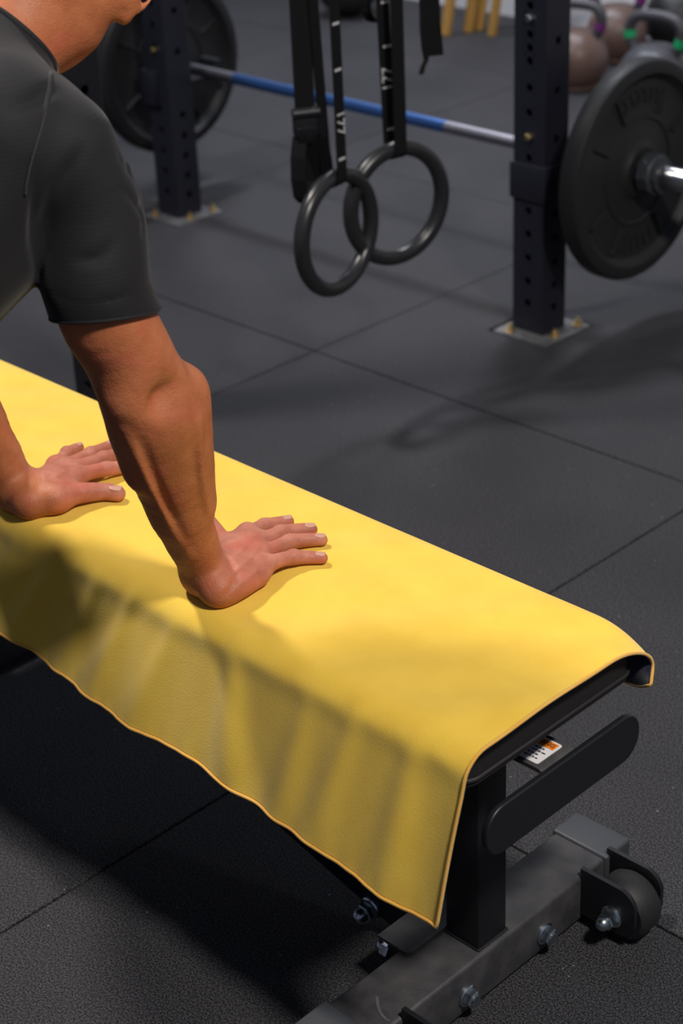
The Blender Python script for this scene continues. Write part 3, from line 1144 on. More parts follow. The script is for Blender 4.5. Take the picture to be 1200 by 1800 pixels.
for k, (xa, xb_) in enumerate(((-.995, -.964), (-.990, -.963), (-.993, -.966), (-.988, -.963))):
    bm = bmesh.new()
    yy = 1.2205-k*.0058
    xx = xa
    while xx < xb_:
        ww = random.uniform(.0025, .0055)
        add_prism(bm, [(xx, yy), (xx+ww, yy), (xx+ww, yy+.0020), (xx, yy+.0020)], (0, 0, TBZ+.0008), (1, 0, 0), (0, 1, 0), .0002)
        xx += ww+.0011
    bm_obj('print_line', bm, M['ink'], st)
# rear leg of the bench
bm = bmesh.new()
add_box(bm, (-2.10, 1.186, .06), (-2.05, 1.236, PZ0-.004), .003)
bm_obj('post', bm, M['steel_black'], bench, True)
bm = bmesh.new()
add_box(bm, (-2.113, 1.0, .0), (-2.037, 1.42, .07), .005, 2)
bm_obj('base_tube', bm, M['steel_grey'], bench, True)

# ------------------------------------------------------------------ towel
TZ_TOP = .4575
tw_pts = []
# near hem, measured where it hangs in the plane just outside the pad
hem_px = [(-60, 1085), (0, 1122), (110, 1200), (230, 1285), (320, 1340), (395, 1395), (500, 1462), (620, 1545), (700, 1603), (757, 1637)]
HY = 1.005
hem = np.array([aty(x, y, HY) for x, y in hem_px])
NU, NV = 420, 150
XA, XE = -2.17, -.932


def hem_z(x):
    return np.interp(x, hem[:, 0], hem[:, 2], left=hem[0, 2]+.01)


folds = []
frng = np.random.default_rng(5)
for i in range(15):
    u0 = -2.05+1.12*i/14+frng.uniform(-.025, .025)
    folds.append((u0, frng.uniform(-.10, .05), frng.uniform(.012, .026), frng.uniform(-.004, .017), frng.uniform(.5, 1.3)))


for u0, a in ((-1.66, .010), (-1.585, .013), (-1.50, .009), (-1.435, .012), (-1.36, .008)):
    folds.append((u0, -.05, .013, a, .6))


def towel_point(x, s):
    """s in [0,1] across: far hem -> far edge -> top -> near edge -> near hem"""
    zt = TZ_TOP
    yf, yn = 1.3665, 1.0560
    rf, rr = .016, .034
    far_drop = .085
    near_drop = zt-hem_z(x)
    Ls = [far_drop-rf, rf*PI/2, yf-yn-rf-rr, rr*PI/2, near_drop-rr]
    t = s*sum(Ls)
    e = max(0.0, (x-(XE-.07))/.07)        # 0..1 near the open end
    flare = e*e
    lift = .0010*math.sin(x*31+1.3*s*9)+.0008*math.sin(x*57+s*23)
    xx = x
    if t < Ls[0]:
        k = 1-t/Ls[0]
        y = yf+k*(.012+.005*math.sin(x*21))*(1-flare)-k*flare*.020
        z = zt-rf-(Ls[0]-t)*(1-.72*flare)
        xx = x+.012*flare*k
    elif t < Ls[0]+Ls[1]:
        a = (t-Ls[0])/rf
        y = yf-rf+rf*math.cos(a)
        z = zt-rf+rf*math.sin(a)
    elif t < sum(Ls[:3]):
        y = yf-rf-(t-Ls[0]-Ls[1])
        z = zt+lift
    elif t < sum(Ls[:4]):
        a = (t-sum(Ls[:3]))/rr
        y = yn+rr-rr*math.sin(a)
        z = zt-rr+rr*math.cos(a)
        y -= fold_off(x, .15*a/(PI/2))
    else:
        k = (t-sum(Ls[:4]))/Ls[4]
        y = yn-(yn-HY)*k*.80-fold_off(x, .15+.85*k)
        z = zt-rr-k*Ls[4]
    fy = min(1.0, max(0.0, (y-1.285)/.075))
    z -= .026*flare*fy*fy
    if z < zt-.012 and y > 1.0585 and y < 1.2:
        y = 1.0585
    return (xx, y, z)


def fold_off(x, k):
    o = 0.0
    for (u0, sl, w, a, p) in folds:
        d = (x-u0-sl*k)/(w*(.7+.9*k))
        o += a*(k**p)*(1-.55*k*k)*math.exp(-d*d)
    o += .0006*math.sin(x*190+6*math.sin(x*13))*max(0, (k-.82)/.18)**1.5
    o += .004*k*math.sin(x*17+.6)
    return o


tv = []
for i in range(NU+1):
    x = XA+(XE-XA)*i/NU
    for j in range(NV+1):
        s = j/NV
        p = towel_point(x, s)
        tv.append(p)
TV = np.array(tv).reshape(NU+1, NV+1, 3)
for _ in range(7):
    T2 = TV.copy()
    T2[:, 1:-1] = TV[:, 1:-1]*.5+(TV[:, :-2]+TV[:, 2:])*.25
    T2[1:-1] = T2[1:-1]*.6+(T2[:-2]+T2[2:])*.2
    TV = T2
tv = [tuple(p) for p in TV.reshape(-1, 3)]
tfaces = [(i*(NV+1)+j, i*(NV+1)+j+1, (i+1)*(NV+1)+j+1, (i+1)*(NV+1)+j) for i in range(NU) for j in range(NV)]
towel = thing('towel', 'yellow microfibre towel with navy back draped over the bench', 'towel', (-1.5, BCY, TZ_TOP))
cl = mesh_obj('cloth', tv, tfaces, M['yellow'], towel, True)
cl.data.materials.append(M['navy'])
so = cl.modifiers.new('thickness', 'SOLIDIFY')
so.thickness = .0016
so.offset = -1
so.material_offset = 1
so.use_rim = True
so.use_flip_normals = False
edge = [tv[j] for j in range(NV+1)]+[tv[i*(NV+1)+NV] for i in range(1, NU+1)]+[tv[NU*(NV+1)+j] for j in range(NV-1, -1, -1)]+[tv[i*(NV+1)] for i in range(NU-1, 0, -1)]
edge = edge[::2]
bm = bmesh.new()
add_tube(bm, edge, .0021, 6, True)
bm_obj('hem', bm, M['hem'], towel, 'all')

# ------------------------------------------------------------------ person (implicit surface -> one mesh)


class Field:
    def __init__(self):
        self.pr = []

    def cone(self, a, b, ra, rb, k=.008, op=1):
        self.pr.append(('c', np.array(a, float), np.array(b, float), ra, rb, k, op))

    def chain(self, pts, rads, k=.008, sub=4, op=1):
        P = np.array(pts, float)
        Rr = np.array(rads, float)
        if sub > 1 and len(P) > 2:            # Catmull-Rom refinement
            Q, q = [], []
            for i in range(len(P)-1):
                a, b, c, d = P[max(i-1, 0)], P[i], P[i+1], P[min(i+2, len(P)-1)]
                for t in np.arange(sub)/sub:
                    Q.append(.5*(2*b+(c-a)*t+(2*a-5*b+4*c-d)*t*t+(3*b-a-3*c+d)*t**3))
                    q.append(Rr[i]+(Rr[i+1]-Rr[i])*(3*t*t-2*t**3))
            Q.append(P[-1])
            q.append(Rr[-1])
            P, Rr = np.array(Q), np.array(q)
        self.pr.append(('p', P, Rr, 0, 0, k, op))

    def ell(self, c, r, axes=None, k=.012, op=1):
        A = np.eye(3) if axes is None else np.array(axes, float)
        A = A/np.linalg.norm(A, axis=1)[:, None]
        self.pr.append(('e', np.array(c, float), A, np.array(r, float), 0, k, op))

    def bound(self, p):
        if p[0] == 'c':
            return (p[1]+p[2])/2, np.linalg.norm(p[1]-p[2])/2+max(p[3], p[4])
        if p[0] == 'p':
            c = (p[1].min(0)+p[1].max(0))/2
            return c, np.linalg.norm(p[1]-c, axis=1).max()+p[2].max()
        return p[1], p[3].max()

    def ev(self, P, prs):
        d = None
        for p in prs:
            if p[0] == 'c':
                ab = p[2]-p[1]
                q = P-p[1].astype(np.float32)
                t = np.clip((q @ ab.astype(np.float32))/max(1e-12, ab @ ab), 0, 1)
                q = q-t[:, None]*ab.astype(np.float32)
                v = np.sqrt((q*q).sum(1))-(p[3]+(p[4]-p[3])*t)
            elif p[0] == 'p':
                v = None
                lo_, hi_ = P.min(0)-.05, P.max(0)+.05
                for i in range(len(p[1])-1):
                    a, b, ra, rb = p[1][i], p[1][i+1], p[2][i], p[2][i+1]
                    if len(P) > 500 and v is not None and ((np.minimum(a, b)-ra > hi_).any() or (np.maximum(a, b)+ra < lo_).any()):
                        continue
                    ab = (b-a).astype(np.float32)
                    q = P-a.astype(np.float32)
                    t = np.clip((q @ ab)/max(1e-12, ab @ ab), 0, 1)
                    q = q-t[:, None]*ab
                    w = np.sqrt((q*q).sum(1))-(ra+(rb-ra)*t)
                    v = w if v is None else np.minimum(v, w)
            else:
                q = (P-p[1].astype(np.float32)) @ p[2].T.astype(np.float32)
                k0 = np.sqrt(((q/p[3])**2).sum(1))+1e-9
                k1 = np.sqrt(((q/(p[3]*p[3]))**2).sum(1))+1e-9
                v = k0*(k0-1)/k1
            k = p[5]
            if d is None:
                d = v if p[6] > 0 else -v
            elif p[6] > 0:
                h = np.maximum(k-np.abs(d-v), 0)/k
                d = np.minimum(d, v)-h*h*k*.25
            else:
                v = -v
                h = np.maximum(k-np.abs(d-v), 0)/k
                d = np.maximum(d, v)+h*h*k*.25
        return d

    def trace(self, pix):
        """where the sight lines through the given pixels meet the surface"""
        D = np.array([ray(x, y) for x, y in pix])
        D /= np.linalg.norm(D, axis=1)[:, None]
        t = np.full(len(D), 1.1)
        for _ in range(70):
            P = (CAM+D*t[:, None]).astype(np.float32)
            t = t+np.clip(self.ev(P, self.pr)*.9, -.05, .2)
        return CAM+D*t[:, None]

    def mesh(self, h, B=20, disp=None):
        bs = [self.bound(p) for p in self.pr if p[6] > 0]
        lo = np.min([c-r for c, r in bs], axis=0)-.02
        hi = np.max([c+r for c, r in bs], axis=0)+.02
        nb = np.ceil((hi-lo)/(h*B)).astype(int)
        half = h*B*math.sqrt(3)/2
        ctr = np.stack(np.meshgrid(*[np.arange(n) for n in nb], indexing='ij'), -1).reshape(-1, 3)
        cp = (lo+(ctr+.5)*h*B).astype(np.float32)
        d0 = self.ev(cp, self.pr)
        act = ctr[np.abs(d0) < half*1.5+.012]
        N = nb*B+2
        keyf = lambda I: (I[:, 0].astype(np.int64)*N[1]+I[:, 1])*N[2]+I[:, 2]
        g = np.stack(np.meshgrid(*[np.arange(B+1)]*3, indexing='ij'), -1)
        gf = g.reshape(-1, 3)
        keys, pos, quads = [], [], []
        allb = [self.bound(p) for p in self.pr]
        corner = np.array([[i, j, k] for i in (0, 1) for j in (0, 1) for k in (0, 1)])
        ed = [(a, b) for a in range(8) for b in range(a+1, 8) if np.abs(corner[a]-corner[b]).sum() == 1]
        for blk in act:
            o = blk*B
            c = lo+(blk+.5)*h*B
            prs = [p for p, (bc_, br) in zip(self.pr, allb) if np.linalg.norm(bc_-c) < br+half+.035]
            if not prs or prs[0][6] < 0:
                continue
            P = (lo+(gf+o)*h).astype(np.float32)
            V = self.ev(P, prs)
            if disp is not None:
                V = V+disp(P)
            V = V.reshape(B+1, B+1, B+1)
            s = V < 0
            if s.all() or not s.any():
                continue
            cs = np.stack([s[i:i+B, j:j+B, k:k+B] for i, j, k in corner], -1)
            m_ = cs.any(-1) & ~cs.all(-1)
            idx = np.argwhere(m_)
            if len(idx):
                cv = np.stack([V[i:i+B, j:j+B, k:k+B][m_] for i, j, k in corner], -1)
                acc = np.zeros((len(idx), 3))
                cnt = np.zeros(len(idx))
                for a, b in ed:
                    x = (cv[:, a] < 0) != (cv[:, b] < 0)
                    den = np.where(x, cv[:, a]-cv[:, b], 1)
                    t = np.where(x, cv[:, a]/den, 0)
                    pt = corner[a]+(corner[b]-corner[a])*t[:, None]
                    acc += pt*x[:, None]
                    cnt += x
                keys.append(keyf(idx+o))
                pos.append(lo+(idx+o+acc/cnt[:, None])*h)
            for ax in range(3):
                sl0 = [slice(0, B)]*3
                sl1 = [slice(0, B)]*3
                sl1[ax] = slice(1, B+1)
                e0 = s[tuple(sl0)]
                e1 = s[tuple(sl1)]
                ix = np.argwhere(e0 != e1)
                if len(ix):
                    fl_ = e0[tuple(ix.T)]
                    b1, b2 = (ax+1) % 3, (ax+2) % 3
                    I = ix+o
                    q = []
                    for da, db in ((0, 0), (-1, 0), (-1, -1), (0, -1)):
                        J = I.copy()
                        J[:, b1] += da
                        J[:, b2] += db
                        q.append(keyf(J))
                    q = np.stack(q, 1)
                    q[~fl_] = q[~fl_][:, ::-1]
                    quads.append(q)
        keys = np.concatenate(keys)
        pos = np.concatenate(pos)
        quads = np.concatenate(quads)
        od = np.argsort(keys)
        keys, pos = keys[od], pos[od]
        f = np.searchsorted(keys, quads)
        f = np.minimum(f, len(keys)-1)
        ok = (keys[f] == quads).all(1)
        return pos, f[ok]


def np_obj(name, V, Fq, m, parent=None, origin=(0, 0, 0)):
    me = bpy.data.meshes.new(name)
    V = V-np.array(origin)
    me.vertices.add(len(V))
    me.vertices.foreach_set('co', V.astype(np.float32).ravel())
    n = len(Fq)
    me.loops.add(n*4)
    me.loops.foreach_set('vertex_index', Fq.astype(np.int32).ravel())
    me.polygons.add(n)
    me.polygons.foreach_set('loop_start', np.arange(0, n*4, 4, dtype=np.int32))
    me.update(calc_edges=True)
    me.validate()
    me.materials.append(m)
    me.shade_smooth()
    o = bpy.data.objects.new(name, me)
    o.location = origin
    return link(o, parent)


V3 = lambda *a: np.array(a, float)
body = Field()
# body frame: d runs from the shoulders to the feet, n out of the back
bd = V3(0, -.743, -.669)
bn = V3(0, -.669, .743)
bx = V3(1, 0, 0)
CX = -1.532
SH0 = V3(CX, .985, 1.025)


def tp(t, n=0.0, x=0.0):
    return SH0+bd*t+bn*n+bx*x


TAX = [bx, bd, bn]
torso = Field()


def torso_prims(f, inf=0.0):
    f.ell(tp(.16, .0), (.168+inf, .21+inf, .115+inf), TAX, .04)                    # rib cage
    f.ell(tp(.08, -.045, .075), (.085+inf, .10+inf, .06+inf), TAX, .03)             # chest
    f.ell(tp(.08, -.045, -.075), (.085+inf, .10+inf, .06+inf), TAX, .03)
    f.cone(tp(.05, .03, .13), tp(.30, .01, .10), .075+inf, .06+inf, .05)            # lats
    f.cone(tp(.05, .03, -.13), tp(.30, .01, -.10), .075+inf, .06+inf, .05)
    f.ell(tp(.38, -.005), (.135+inf, .14+inf, .095+inf), TAX, .05)                  # waist


SHR = V3(*atx(118, 262, -1.352))
SHL = V3(-1.717, SHR[1], SHR[2])
torso_prims(body)
body.ell(tp(.52, .005), (.158, .13, .11), TAX, .05)
# shoulder girdle / trapezius
for sx, sh in ((1, SHR), (-1, SHL)):
    body.cone(sh+V3(-sx*.015, 0, -.006), tp(.02, .040, sx*.05), .039, .050, .04)
    body.cone(tp(.0, .05, sx*.05), V3(CX+sx*.02, 1.065, 1.080), .045, .040, .04)
# legs and feet
for sx in (1, -1):
    hip, knee, ank = tp(.56, -.01, sx*.085), tp(.98, -.005, sx*.09), tp(1.38, .0, sx*.085)
    body.cone(hip, knee, .085, .056, .03)
    body.cone(knee, tp(1.14, .018, sx*.09), .054, .054, .02)
    body.cone(tp(1.14, .018, sx*.09), ank, .052, .036, .02)
# ---- right arm, sampled along its axis (pixel centre, x plane, radius)
RA = [(112, 268, -1.352, .043), (146, 350, -1.345, .046), (166, 450, -1.335, .0460), (184, 546, -1.327, .0470), (216, 607, -1.322, .0450), (239, 650, -1.320, .0445), (258, 690, -1.320, .0470),
      (270, 728, -1.322, .0478), (281, 768, -1.327, .0450), (293, 815, -1.334, .0415), (311, 884, -1.346, .0355), (331, 935, -1.354, .0303), (349, 977, -1.361, .0270), (362, 1004, -1.366, .0258)]
rp = [atx(a, b, c) for a, b, c, _ in RA]
body.chain(rp, [r for *_, r in RA], .010)
LA = [(-215, 290, -1.717, .050), (-185, 400, -1.735, .0475), (-120, 590, -1.748, .045), (-80, 690, -1.748, .0465), (-58, 735, -1.742, .0455), (-22, 790, -1.728, .0380), (14, 838, -1.712, .0295), (32, 862, -1.704, .0265)]
lp = [SHL]+[atx(a, b, c) for a, b, c, _ in LA[1:]]
body.chain(lp, [r for *_, r in LA], .010)
# forearm / elbow relief on the visible arm, pushed out towards the camera


def on_arm(px, py, x, r, out=0.0):
    """point on the camera side of the arm tube of radius r at pixel"""
    P = atx(px, py, x)
    v = (CAM-P)/np.linalg.norm(CAM-P)
    return P+v*(r+out)


body.cone(on_arm(225, 705, -1.325, .026), on_arm(252, 830, -1.340, .018), .020, .015, .03)     # forearm muscle mass
body.cone(on_arm(325, 735, -1.324, .010), on_arm(345, 870, -1.344, .006), .024, .015, .03)
body.ell(on_arm(330, 682, -1.318, .010), (.021, .018, .022), None, .024)                        # elbow bone
body.ell(on_arm(358, 985, -1.362, .014), (.013, .013, .013), None, .016)                        # wrist bone


# ---- hands
NAILS = []
TT = TZ_TOP+.0005


def finger(f, pts, rads, k=.0035, nail=True):
    P = [np.array(p) for p in pts]
    f.chain(P, rads, k, 3)
    d = P[-1]-P[-2]
    if nail:
        NAILS.append((P[-1], d/np.linalg.norm(d), rads[-1]))


def pz(px, py, dz):
    return atz(px, py, TT+dz)


# right hand: little, ring, middle, index (pixels), thumb hidden on the far side
HR = {
    'pinky': ([(461, 996, .018), (490, 985, .0155), (516, 980, .0115), (546, 980, .0086), (566, 981, .0076)], [.0108, .0088, .0086, .0078, .0070]),
    'ring': ([(455, 973, .021), (480, 965, .0175), (509, 953, .0125), (542, 949, .0095), (565, 949, .0080)], [.0108, .0092, .0092, .0084, .0075]),
    'middle': ([(447, 955, .022), (466, 948, .0185), (493, 937, .0130), (526, 932, .0098), (547, 931, .0082)], [.0110, .0092, .0092, .0085, .0077]),
    'index': ([(434, 938, .022), (446, 933, .0185), (465, 925, .0130), (490, 920, .0098), (506, 917, .0082)], [.0110, .0094, .0092, .0085, .0077]),
}
WR = rp[-1]
cb = atz(392, 1012, TT+.022)                     # carpus
for nme, (pp, rr_) in HR.items():
    P = [pz(*q) for q in pp]
    finger(body, P, rr_, .0025)
    base = cb*.72+P[0]*.28
    body.cone(base, P[0], .015, .0112, .009)
    body.ell(P[2]+V3(0, 0, .0012), (.0092, .0092, .0090), None, .004)
body.ell(pz(405, 1022, .018), (.026, .034, .018), None, .016)
body.cone(pz(385, 1040, .016), pz(452, 1013, .013), .0155, .0125, .012)    # little-finger edge of the palm
body.cone(pz(405, 985, .018), pz(440, 950, .018), .016, .014, .014)
body.cone(pz(382, 1030, .018), WR, .021, .025, .014)                        # heel to wrist
body.cone(cb, WR, .018, .025, .016)
body.cone(pz(395, 978, .018), pz(402, 956, .015), .015, .013, .012)         # thumb ball; the thumb lies behind the forearm
finger(body, [pz(400, 966, .017), pz(384, 944, .0145), pz(364, 917, .0115), pz(352, 902, .0098)], [.0135, .0118, .0108, .0096], .006)
# extensor tendons
for q in ('ring', 'middle', 'index', 'pinky'):
    a = pz(*HR[q][0][0])+V3(0, 0, .0105)
    b = cb*.8+a*.2+V3(0, 0, .004)
    body.cone(a, b, .0022, .0022, .006)
HL = {
    'pinky': ([(98, 817, .018), (108, 807, .0155), (118, 797, .0120), (131, 790, .0088), (139, 787, .0075)], [.0105, .0086, .0084, .0077, .0068]),
    'ring': ([(113, 820, .021), (135, 810, .0175), (160, 798, .0125), (182, 789, .0095), (195, 783, .0080)], [.0108, .0090, .0090, .0083, .0074]),
    'middle': ([(124, 826, .022), (152, 816, .0185), (182, 806, .0130), (213, 797, .0098), (232, 792, .0082)], [.0110, .0092, .0092, .0085, .0076]),
    'index': ([(136, 836, .022), (160, 830, .0180), (187, 825, .0130), (217, 821, .0100), (235, 820, .0085)], [.0112, .0096, .0094, .0087, .0080]),
}
WL = lp[-1]
cl_ = atz(66, 862, TT+.022)
for nme, (pp, rr_) in HL.items():
    P = [pz(*q) for q in pp]
    finger(body, P, rr_, .0025)
    body.cone(cl_*.72+P[0]*.28, P[0], .015, .0112, .009)
    body.ell(P[2]+V3(0, 0, .0012), (.0092, .0092, .0090), None, .004)
finger(body, [pz(95, 876, .020), pz(130, 868, .018), pz(180, 864, .0125), pz(207, 868, .0100)], [.016, .0135, .0112, .0100], .006)
body.cone(pz(60, 880, .018), pz(100, 877, .018), .019, .017, .014)
body.ell(pz(88, 858, .018), (.028, .036, .018), None, .016)
body.cone(pz(48, 882, .017), WL, .021, .025, .014)
body.cone(cl_, WL, .018, .025, .016)
for q in ('ring', 'middle', 'index'):
    a = pz(*HL[q][0][0])+V3(0, 0, .0105)
    body.cone(a, cl_*.8+a*.2+V3(0, 0, .004), .0022, .0022, .006)

# ---- head and neck (face turned down towards the bench)
HC = V3(CX+.009, 1.126, 1.139)
_h0 = V3(0, .75, -.66)
hu = V3(0, .66, .75)
_tw = math.radians(46)
hf = _h0*math.cos(_tw)+np.cross(hu, _h0)*math.sin(_tw)
hs = np.cross(hf, hu)                    # his right


def hp(x, f_, u):
    return HC+hs*x+hf*f_+hu*u


HAX = [hs, hf, hu]
body.ell(hp(0, -.012, .045), (.077, .098, .085), HAX, .02)
body.ell(hp(0, .025, -.03), (.062, .070, .085), HAX, .03)
body.cone(hp(.045, .0, -.062), hp(.012, .070, -.098), .024, .020, .02)
body.cone(hp(-.045, .0, -.062), hp(-.012, .070, -.098), .024, .020, .02)
body.ell(hp(0, .078, -.100), (.020, .016, .015), HAX, .016)
body.cone(hp(0, .088, .012), hp(0, .108, -.030), .007, .011, .010)                 # nose
body.ell(hp(.010, .100, -.033), (.008, .008, .006), HAX, .006)
body.ell(hp(-.010, .100, -.033), (.008, .008, .006), HAX, .006)
body.cone(hp(-.036, .080, .020), hp(.036, .080, .020), .009, .009, .014)           # brow
for sx in (1, -1):
    body.ell(hp(sx*.031, .093, .004), (.014, .012, .009), HAX, .008, -1)            # eye socket
    body.ell(hp(sx*.020, .088, -.058), (.022, .006, .0045), HAX, .006)              # lips
    body.ell(hp(sx*.017, .086, -.067), (.018, .006, .005), HAX, .006)
    ec = hp(sx*.086, -.014, .006)
    body.ell(ec, (.0065, .018, .031), [hs*sx*.80-hf*.6, hf+hs*sx*.6, hu], .003)
    body.ell(ec+hs*sx*.006+hf*.003, (.006, .010, .018), HAX, .004, -1)
    body.ell(hp(sx*.083, -.008, -.026), (.0065, .009, .011), HAX, .004)             # lobe
NB = V3(CX, 1.020, 1.062)
body.cone(NB, hp(0, -.028, -.035), .054, .052, .03)
body.cone(V3(CX+.025, 1.02, 1.055), hp(.05, -.015, -.02), .035, .026, .02)
body.cone(V3(CX-.025, 1.02, 1.055), hp(-.05, -.015, -.02), .035, .026, .02)

# surface relief of the visible forearm, elbow and wrist
for pix, r, k, op in (
        ([(222, 752), (240, 800), (268, 860), (300, 922), (334, 976)], .0035, .008, 1),
        ([(346, 740), (350, 790), (355, 845), (364, 900)], .0030, .008, 1),
        ([(250, 780), (272, 840), (296, 895), (324, 950)], .0026, .008, -1),
        ([(392, 966), (404, 984), (411, 1005), (409, 1026), (397, 1046), (384, 1058)], .0013, .004, -1),
        ([(399, 972), (410, 992), (417, 1013), (412, 1036)], .0011, .004, -1),
        ([(404, 1012), (424, 996), (440, 980), (452, 966)], .0012, .004, 1),
        ([(412, 1034), (434, 1018), (452, 1002)], .0012, .004, 1),
        ([(408, 985), (424, 968), (438, 952)], .0012, .004, 1),
        ([(80, 850), (98, 838), (116, 828)], .0012, .004, 1),
        ([(60, 826), (66, 846), (64, 866)], .0011, .004, -1),
        ([(66, 824), (73, 842), (71, 860)], .0011, .004, -1)):
    tr_ = body.trace(pix)
    for e_ in (0, -1):                     # ends sink into / rise out of the surface so that the line fades
        v_ = (tr_[e_]-CAM)/np.linalg.norm(tr_[e_]-CAM)
        tr_[e_] = tr_[e_]+v_*op*(r+k*.5)
    body.chain(tr_, [r]*len(pix), k, 3, op)
c_ = body.trace([(306, 702)])[0]
body.ell(c_-_f*.0048, (.0190, .0105, .0060), [R2+D2*.1, D2-R2*.1, _f], .026, -1)
FOOT = V3(CX, -.10, 0)
Vb, Fb = body.mesh(.0025)
person = np_obj('person', Vb, Fb, M['skin'], None, (-1.53, -.10, 0))
tag(person, 'person in a black t-shirt leaning on both hands on the yellow towel', 'person')

for (P, d, r) in NAILS:
    side = np.cross(d, V3(0, 0, 1))
    side /= np.linalg.norm(side)
    up = np.cross(side, d)
    up = up/np.linalg.norm(up)
    if up[2] < 0:
        up = -up
    bm = bmesh.new()
    n_ = 8
    rows = []
    for i in range(n_+1):
        u = -1+2*i/n_
        row = []
        for j in range(n_+1):
            v = -1+2*j/n_
            wid = r*.72*math.sqrt(max(0, 1-.55*max(0, -u)**3)) * (1-.25*max(0, u)**2)
            a = v*.85
            q = P+d*(-r*.30+u*r*.80)+side*math.sin(a)*wid/math.sin(.85)*1.0+up*(r*(1.03+.03*u)-(1-math.cos(a))*wid*.95-.10*r*(u+1)*.5)
            row.append(bm.verts.new(q))
        rows.append(row)
    for i in range(n_):
        for j in range(n_):
            bm.faces.new((rows[i][j], rows[i+1][j], rows[i+1][j+1], rows[i][j+1]))
    o = bm_obj('fingernail', bm, M['nail'], person, 'all')
    sm = o.modifiers.new('thick', 'SOLIDIFY')
    sm.thickness = .0008
    sm.offset = 0
for sx in (1, -1):
    bm = bmesh.new()
    bmesh.ops.create_uvsphere(bm, u_segments=20, v_segments=12, radius=.0115)
    bmesh.ops.translate(bm, verts=bm.verts, vec=Vector(hp(sx*.031, .079, .004)))
    e = bm_obj('eyeball', bm, M['eye'], person, 'all')
    bm = bmesh.new()
    add_lathe(bm, hp(sx*.031, .0898, .004), hf, [(0, .0008), (.004, .0005), (.0052, -.0006)], 16)
    bm_obj('iris', bm, M['iris'], e)

# hair: close cropped cap
hair = Field()
hair.ell(hp(0, -.014, .047), (.0795, .1000, .0875), HAX, .02)
hair.ell(hp(0, -.048, -.006), (.060, .060, .047), HAX, .03)
hair.ell(hp(0, .075, -.02), (.12, .075, .075), HAX, .01, -1)
Vh, Fh = hair.mesh(.0035)
np_obj('hair', Vh, Fh, M['hair'], person)

# ---- t-shirt: inflated field, trimmed at sleeves, collar and waist
sh = Field()
torso_prims(sh, .010)
sh.ell(tp(.50, .0), (.165, .12, .115), TAX, .05)
for sx, s_ in ((1, SHR), (-1, SHL)):
    sh.cone(s_+V3(-sx*.015, 0, -.006), tp(.02, .040, sx*.05), .046, .058, .04)
    sh.cone(tp(.0, .05, sx*.05), V3(CX+sx*.02, 1.065, 1.080), .052, .047, .04)
SLR = [(112, 268, -1.352, .0490), (146, 350, -1.345, .0520), (160, 430, -1.337, .0510), (171, 500, -1.331, .0525), (186, 552, -1.327, .0545), (203, 600, -1.324, .0550)]
srp = [atx(a, b, c) for a, b, c, _ in SLR]
sh.chain(srp, [r for *_, r in SLR], .012)
slp = [SHL, lp[1], lp[1]*.4+lp[2]*.6, lp[2]]
sh.chain(slp, [.0565, .055, .055, .055], .012)


def cloth_disp(P):
    x, y, z = P[:, 0], P[:, 1], P[:, 2]
    w = .0016*np.sin(38*z+9*np.sin(7*x+5*y))+.0013*np.sin(61*z-22*y+17*x)
    return w.astype(np.float32)


# creases: armpit, outer edge of the sleeve, above the hem
for pix, r, k in (([(66, 290), (60, 350), (62, 420), (70, 486)], .0030, .010), ([(92, 330), (80, 390), (76, 450)], .0020, .010),
                  ([(214, 276), (232, 305), (243, 338), (246, 362)], .0022, .006), ([(214, 330), (234, 352), (247, 384), (249, 410)], .0022, .006),
                  ([(100, 518), (140, 530), (190, 526), (230, 518)], .0012, .007), ([(95, 150), (60, 175), (20, 185)], .0020, .012),
                  ([(150, 260), (120, 300), (100, 345)], .0018, .012), ([(200, 430), (170, 455), (130, 460)], .0016, .012)):
    tr_ = sh.trace(pix)
    for e_ in (0, -1):
        v_ = (tr_[e_]-CAM)/np.linalg.norm(tr_[e_]-CAM)
        tr_[e_] = tr_[e_]-v_*(r+k*.5)
    sh.chain(tr_, [r]*len(pix), k, 3, -1)
# sleeve wrinkles on the outer edge
for (px, py, ln) in ((226, 318, 26), (236, 372, 30)):
    a = on_arm(px-9, py-ln, -1.338, .004)
    b = on_arm(px+2, py+ln, -1.336, .004)
    sh.cone(a, b, .0080, .0080, .006)
Vs, Fs = sh.mesh(.0035, disp=cloth_disp)
me = bpy.data.meshes.new('t_shirt')
me.from_pydata(Vs.tolist(), [], Fs.tolist())
bm = bmesh.new()
bm.from_mesh(me)


def trim(co, no, box=None):
    """cut away what lies beyond the plane (side of no)"""
    geom = [g_ for g_ in list(bm.verts)+list(bm.edges)+list(bm.faces)]
    if box is not None:
        vs = [v for v in bm.verts if box(v.co)]
        vset = set(vs)
        fs = [f for f in bm.faces if any(v in vset for v in f.verts)]
        es = list({e for f in fs for e in f.edges})
        vv = list({v for f in fs for v in f.verts})
        geom = vv+es+fs
        r = bmesh.ops.bisect_plane(bm, geom=geom, plane_co=co, plane_no=no)
        n_ = Vector(no)
        c_ = Vector(co)
        kill = [f for f in bm.faces if (f.calc_center_median()-c_).dot(n_) > 1e-6 and box(f.calc_center_median())]
        bmesh.ops.delete(bm, geom=kill, context='FACES')
    else:
        bmesh.ops.bisect_plane(bm, geom=geom, plane_co=co, plane_no=no, clear_outer=True)


def near_seg(c, a, b, rad=.076):
    c = np.array(c)
    t = max(0, min(1, (c-a) @ (b-a)/((b-a) @ (b-a))))
    return np.linalg.norm(c-a-(b-a)*t) < rad and t > .05


hem_r = atx(184, 551, -1.327)
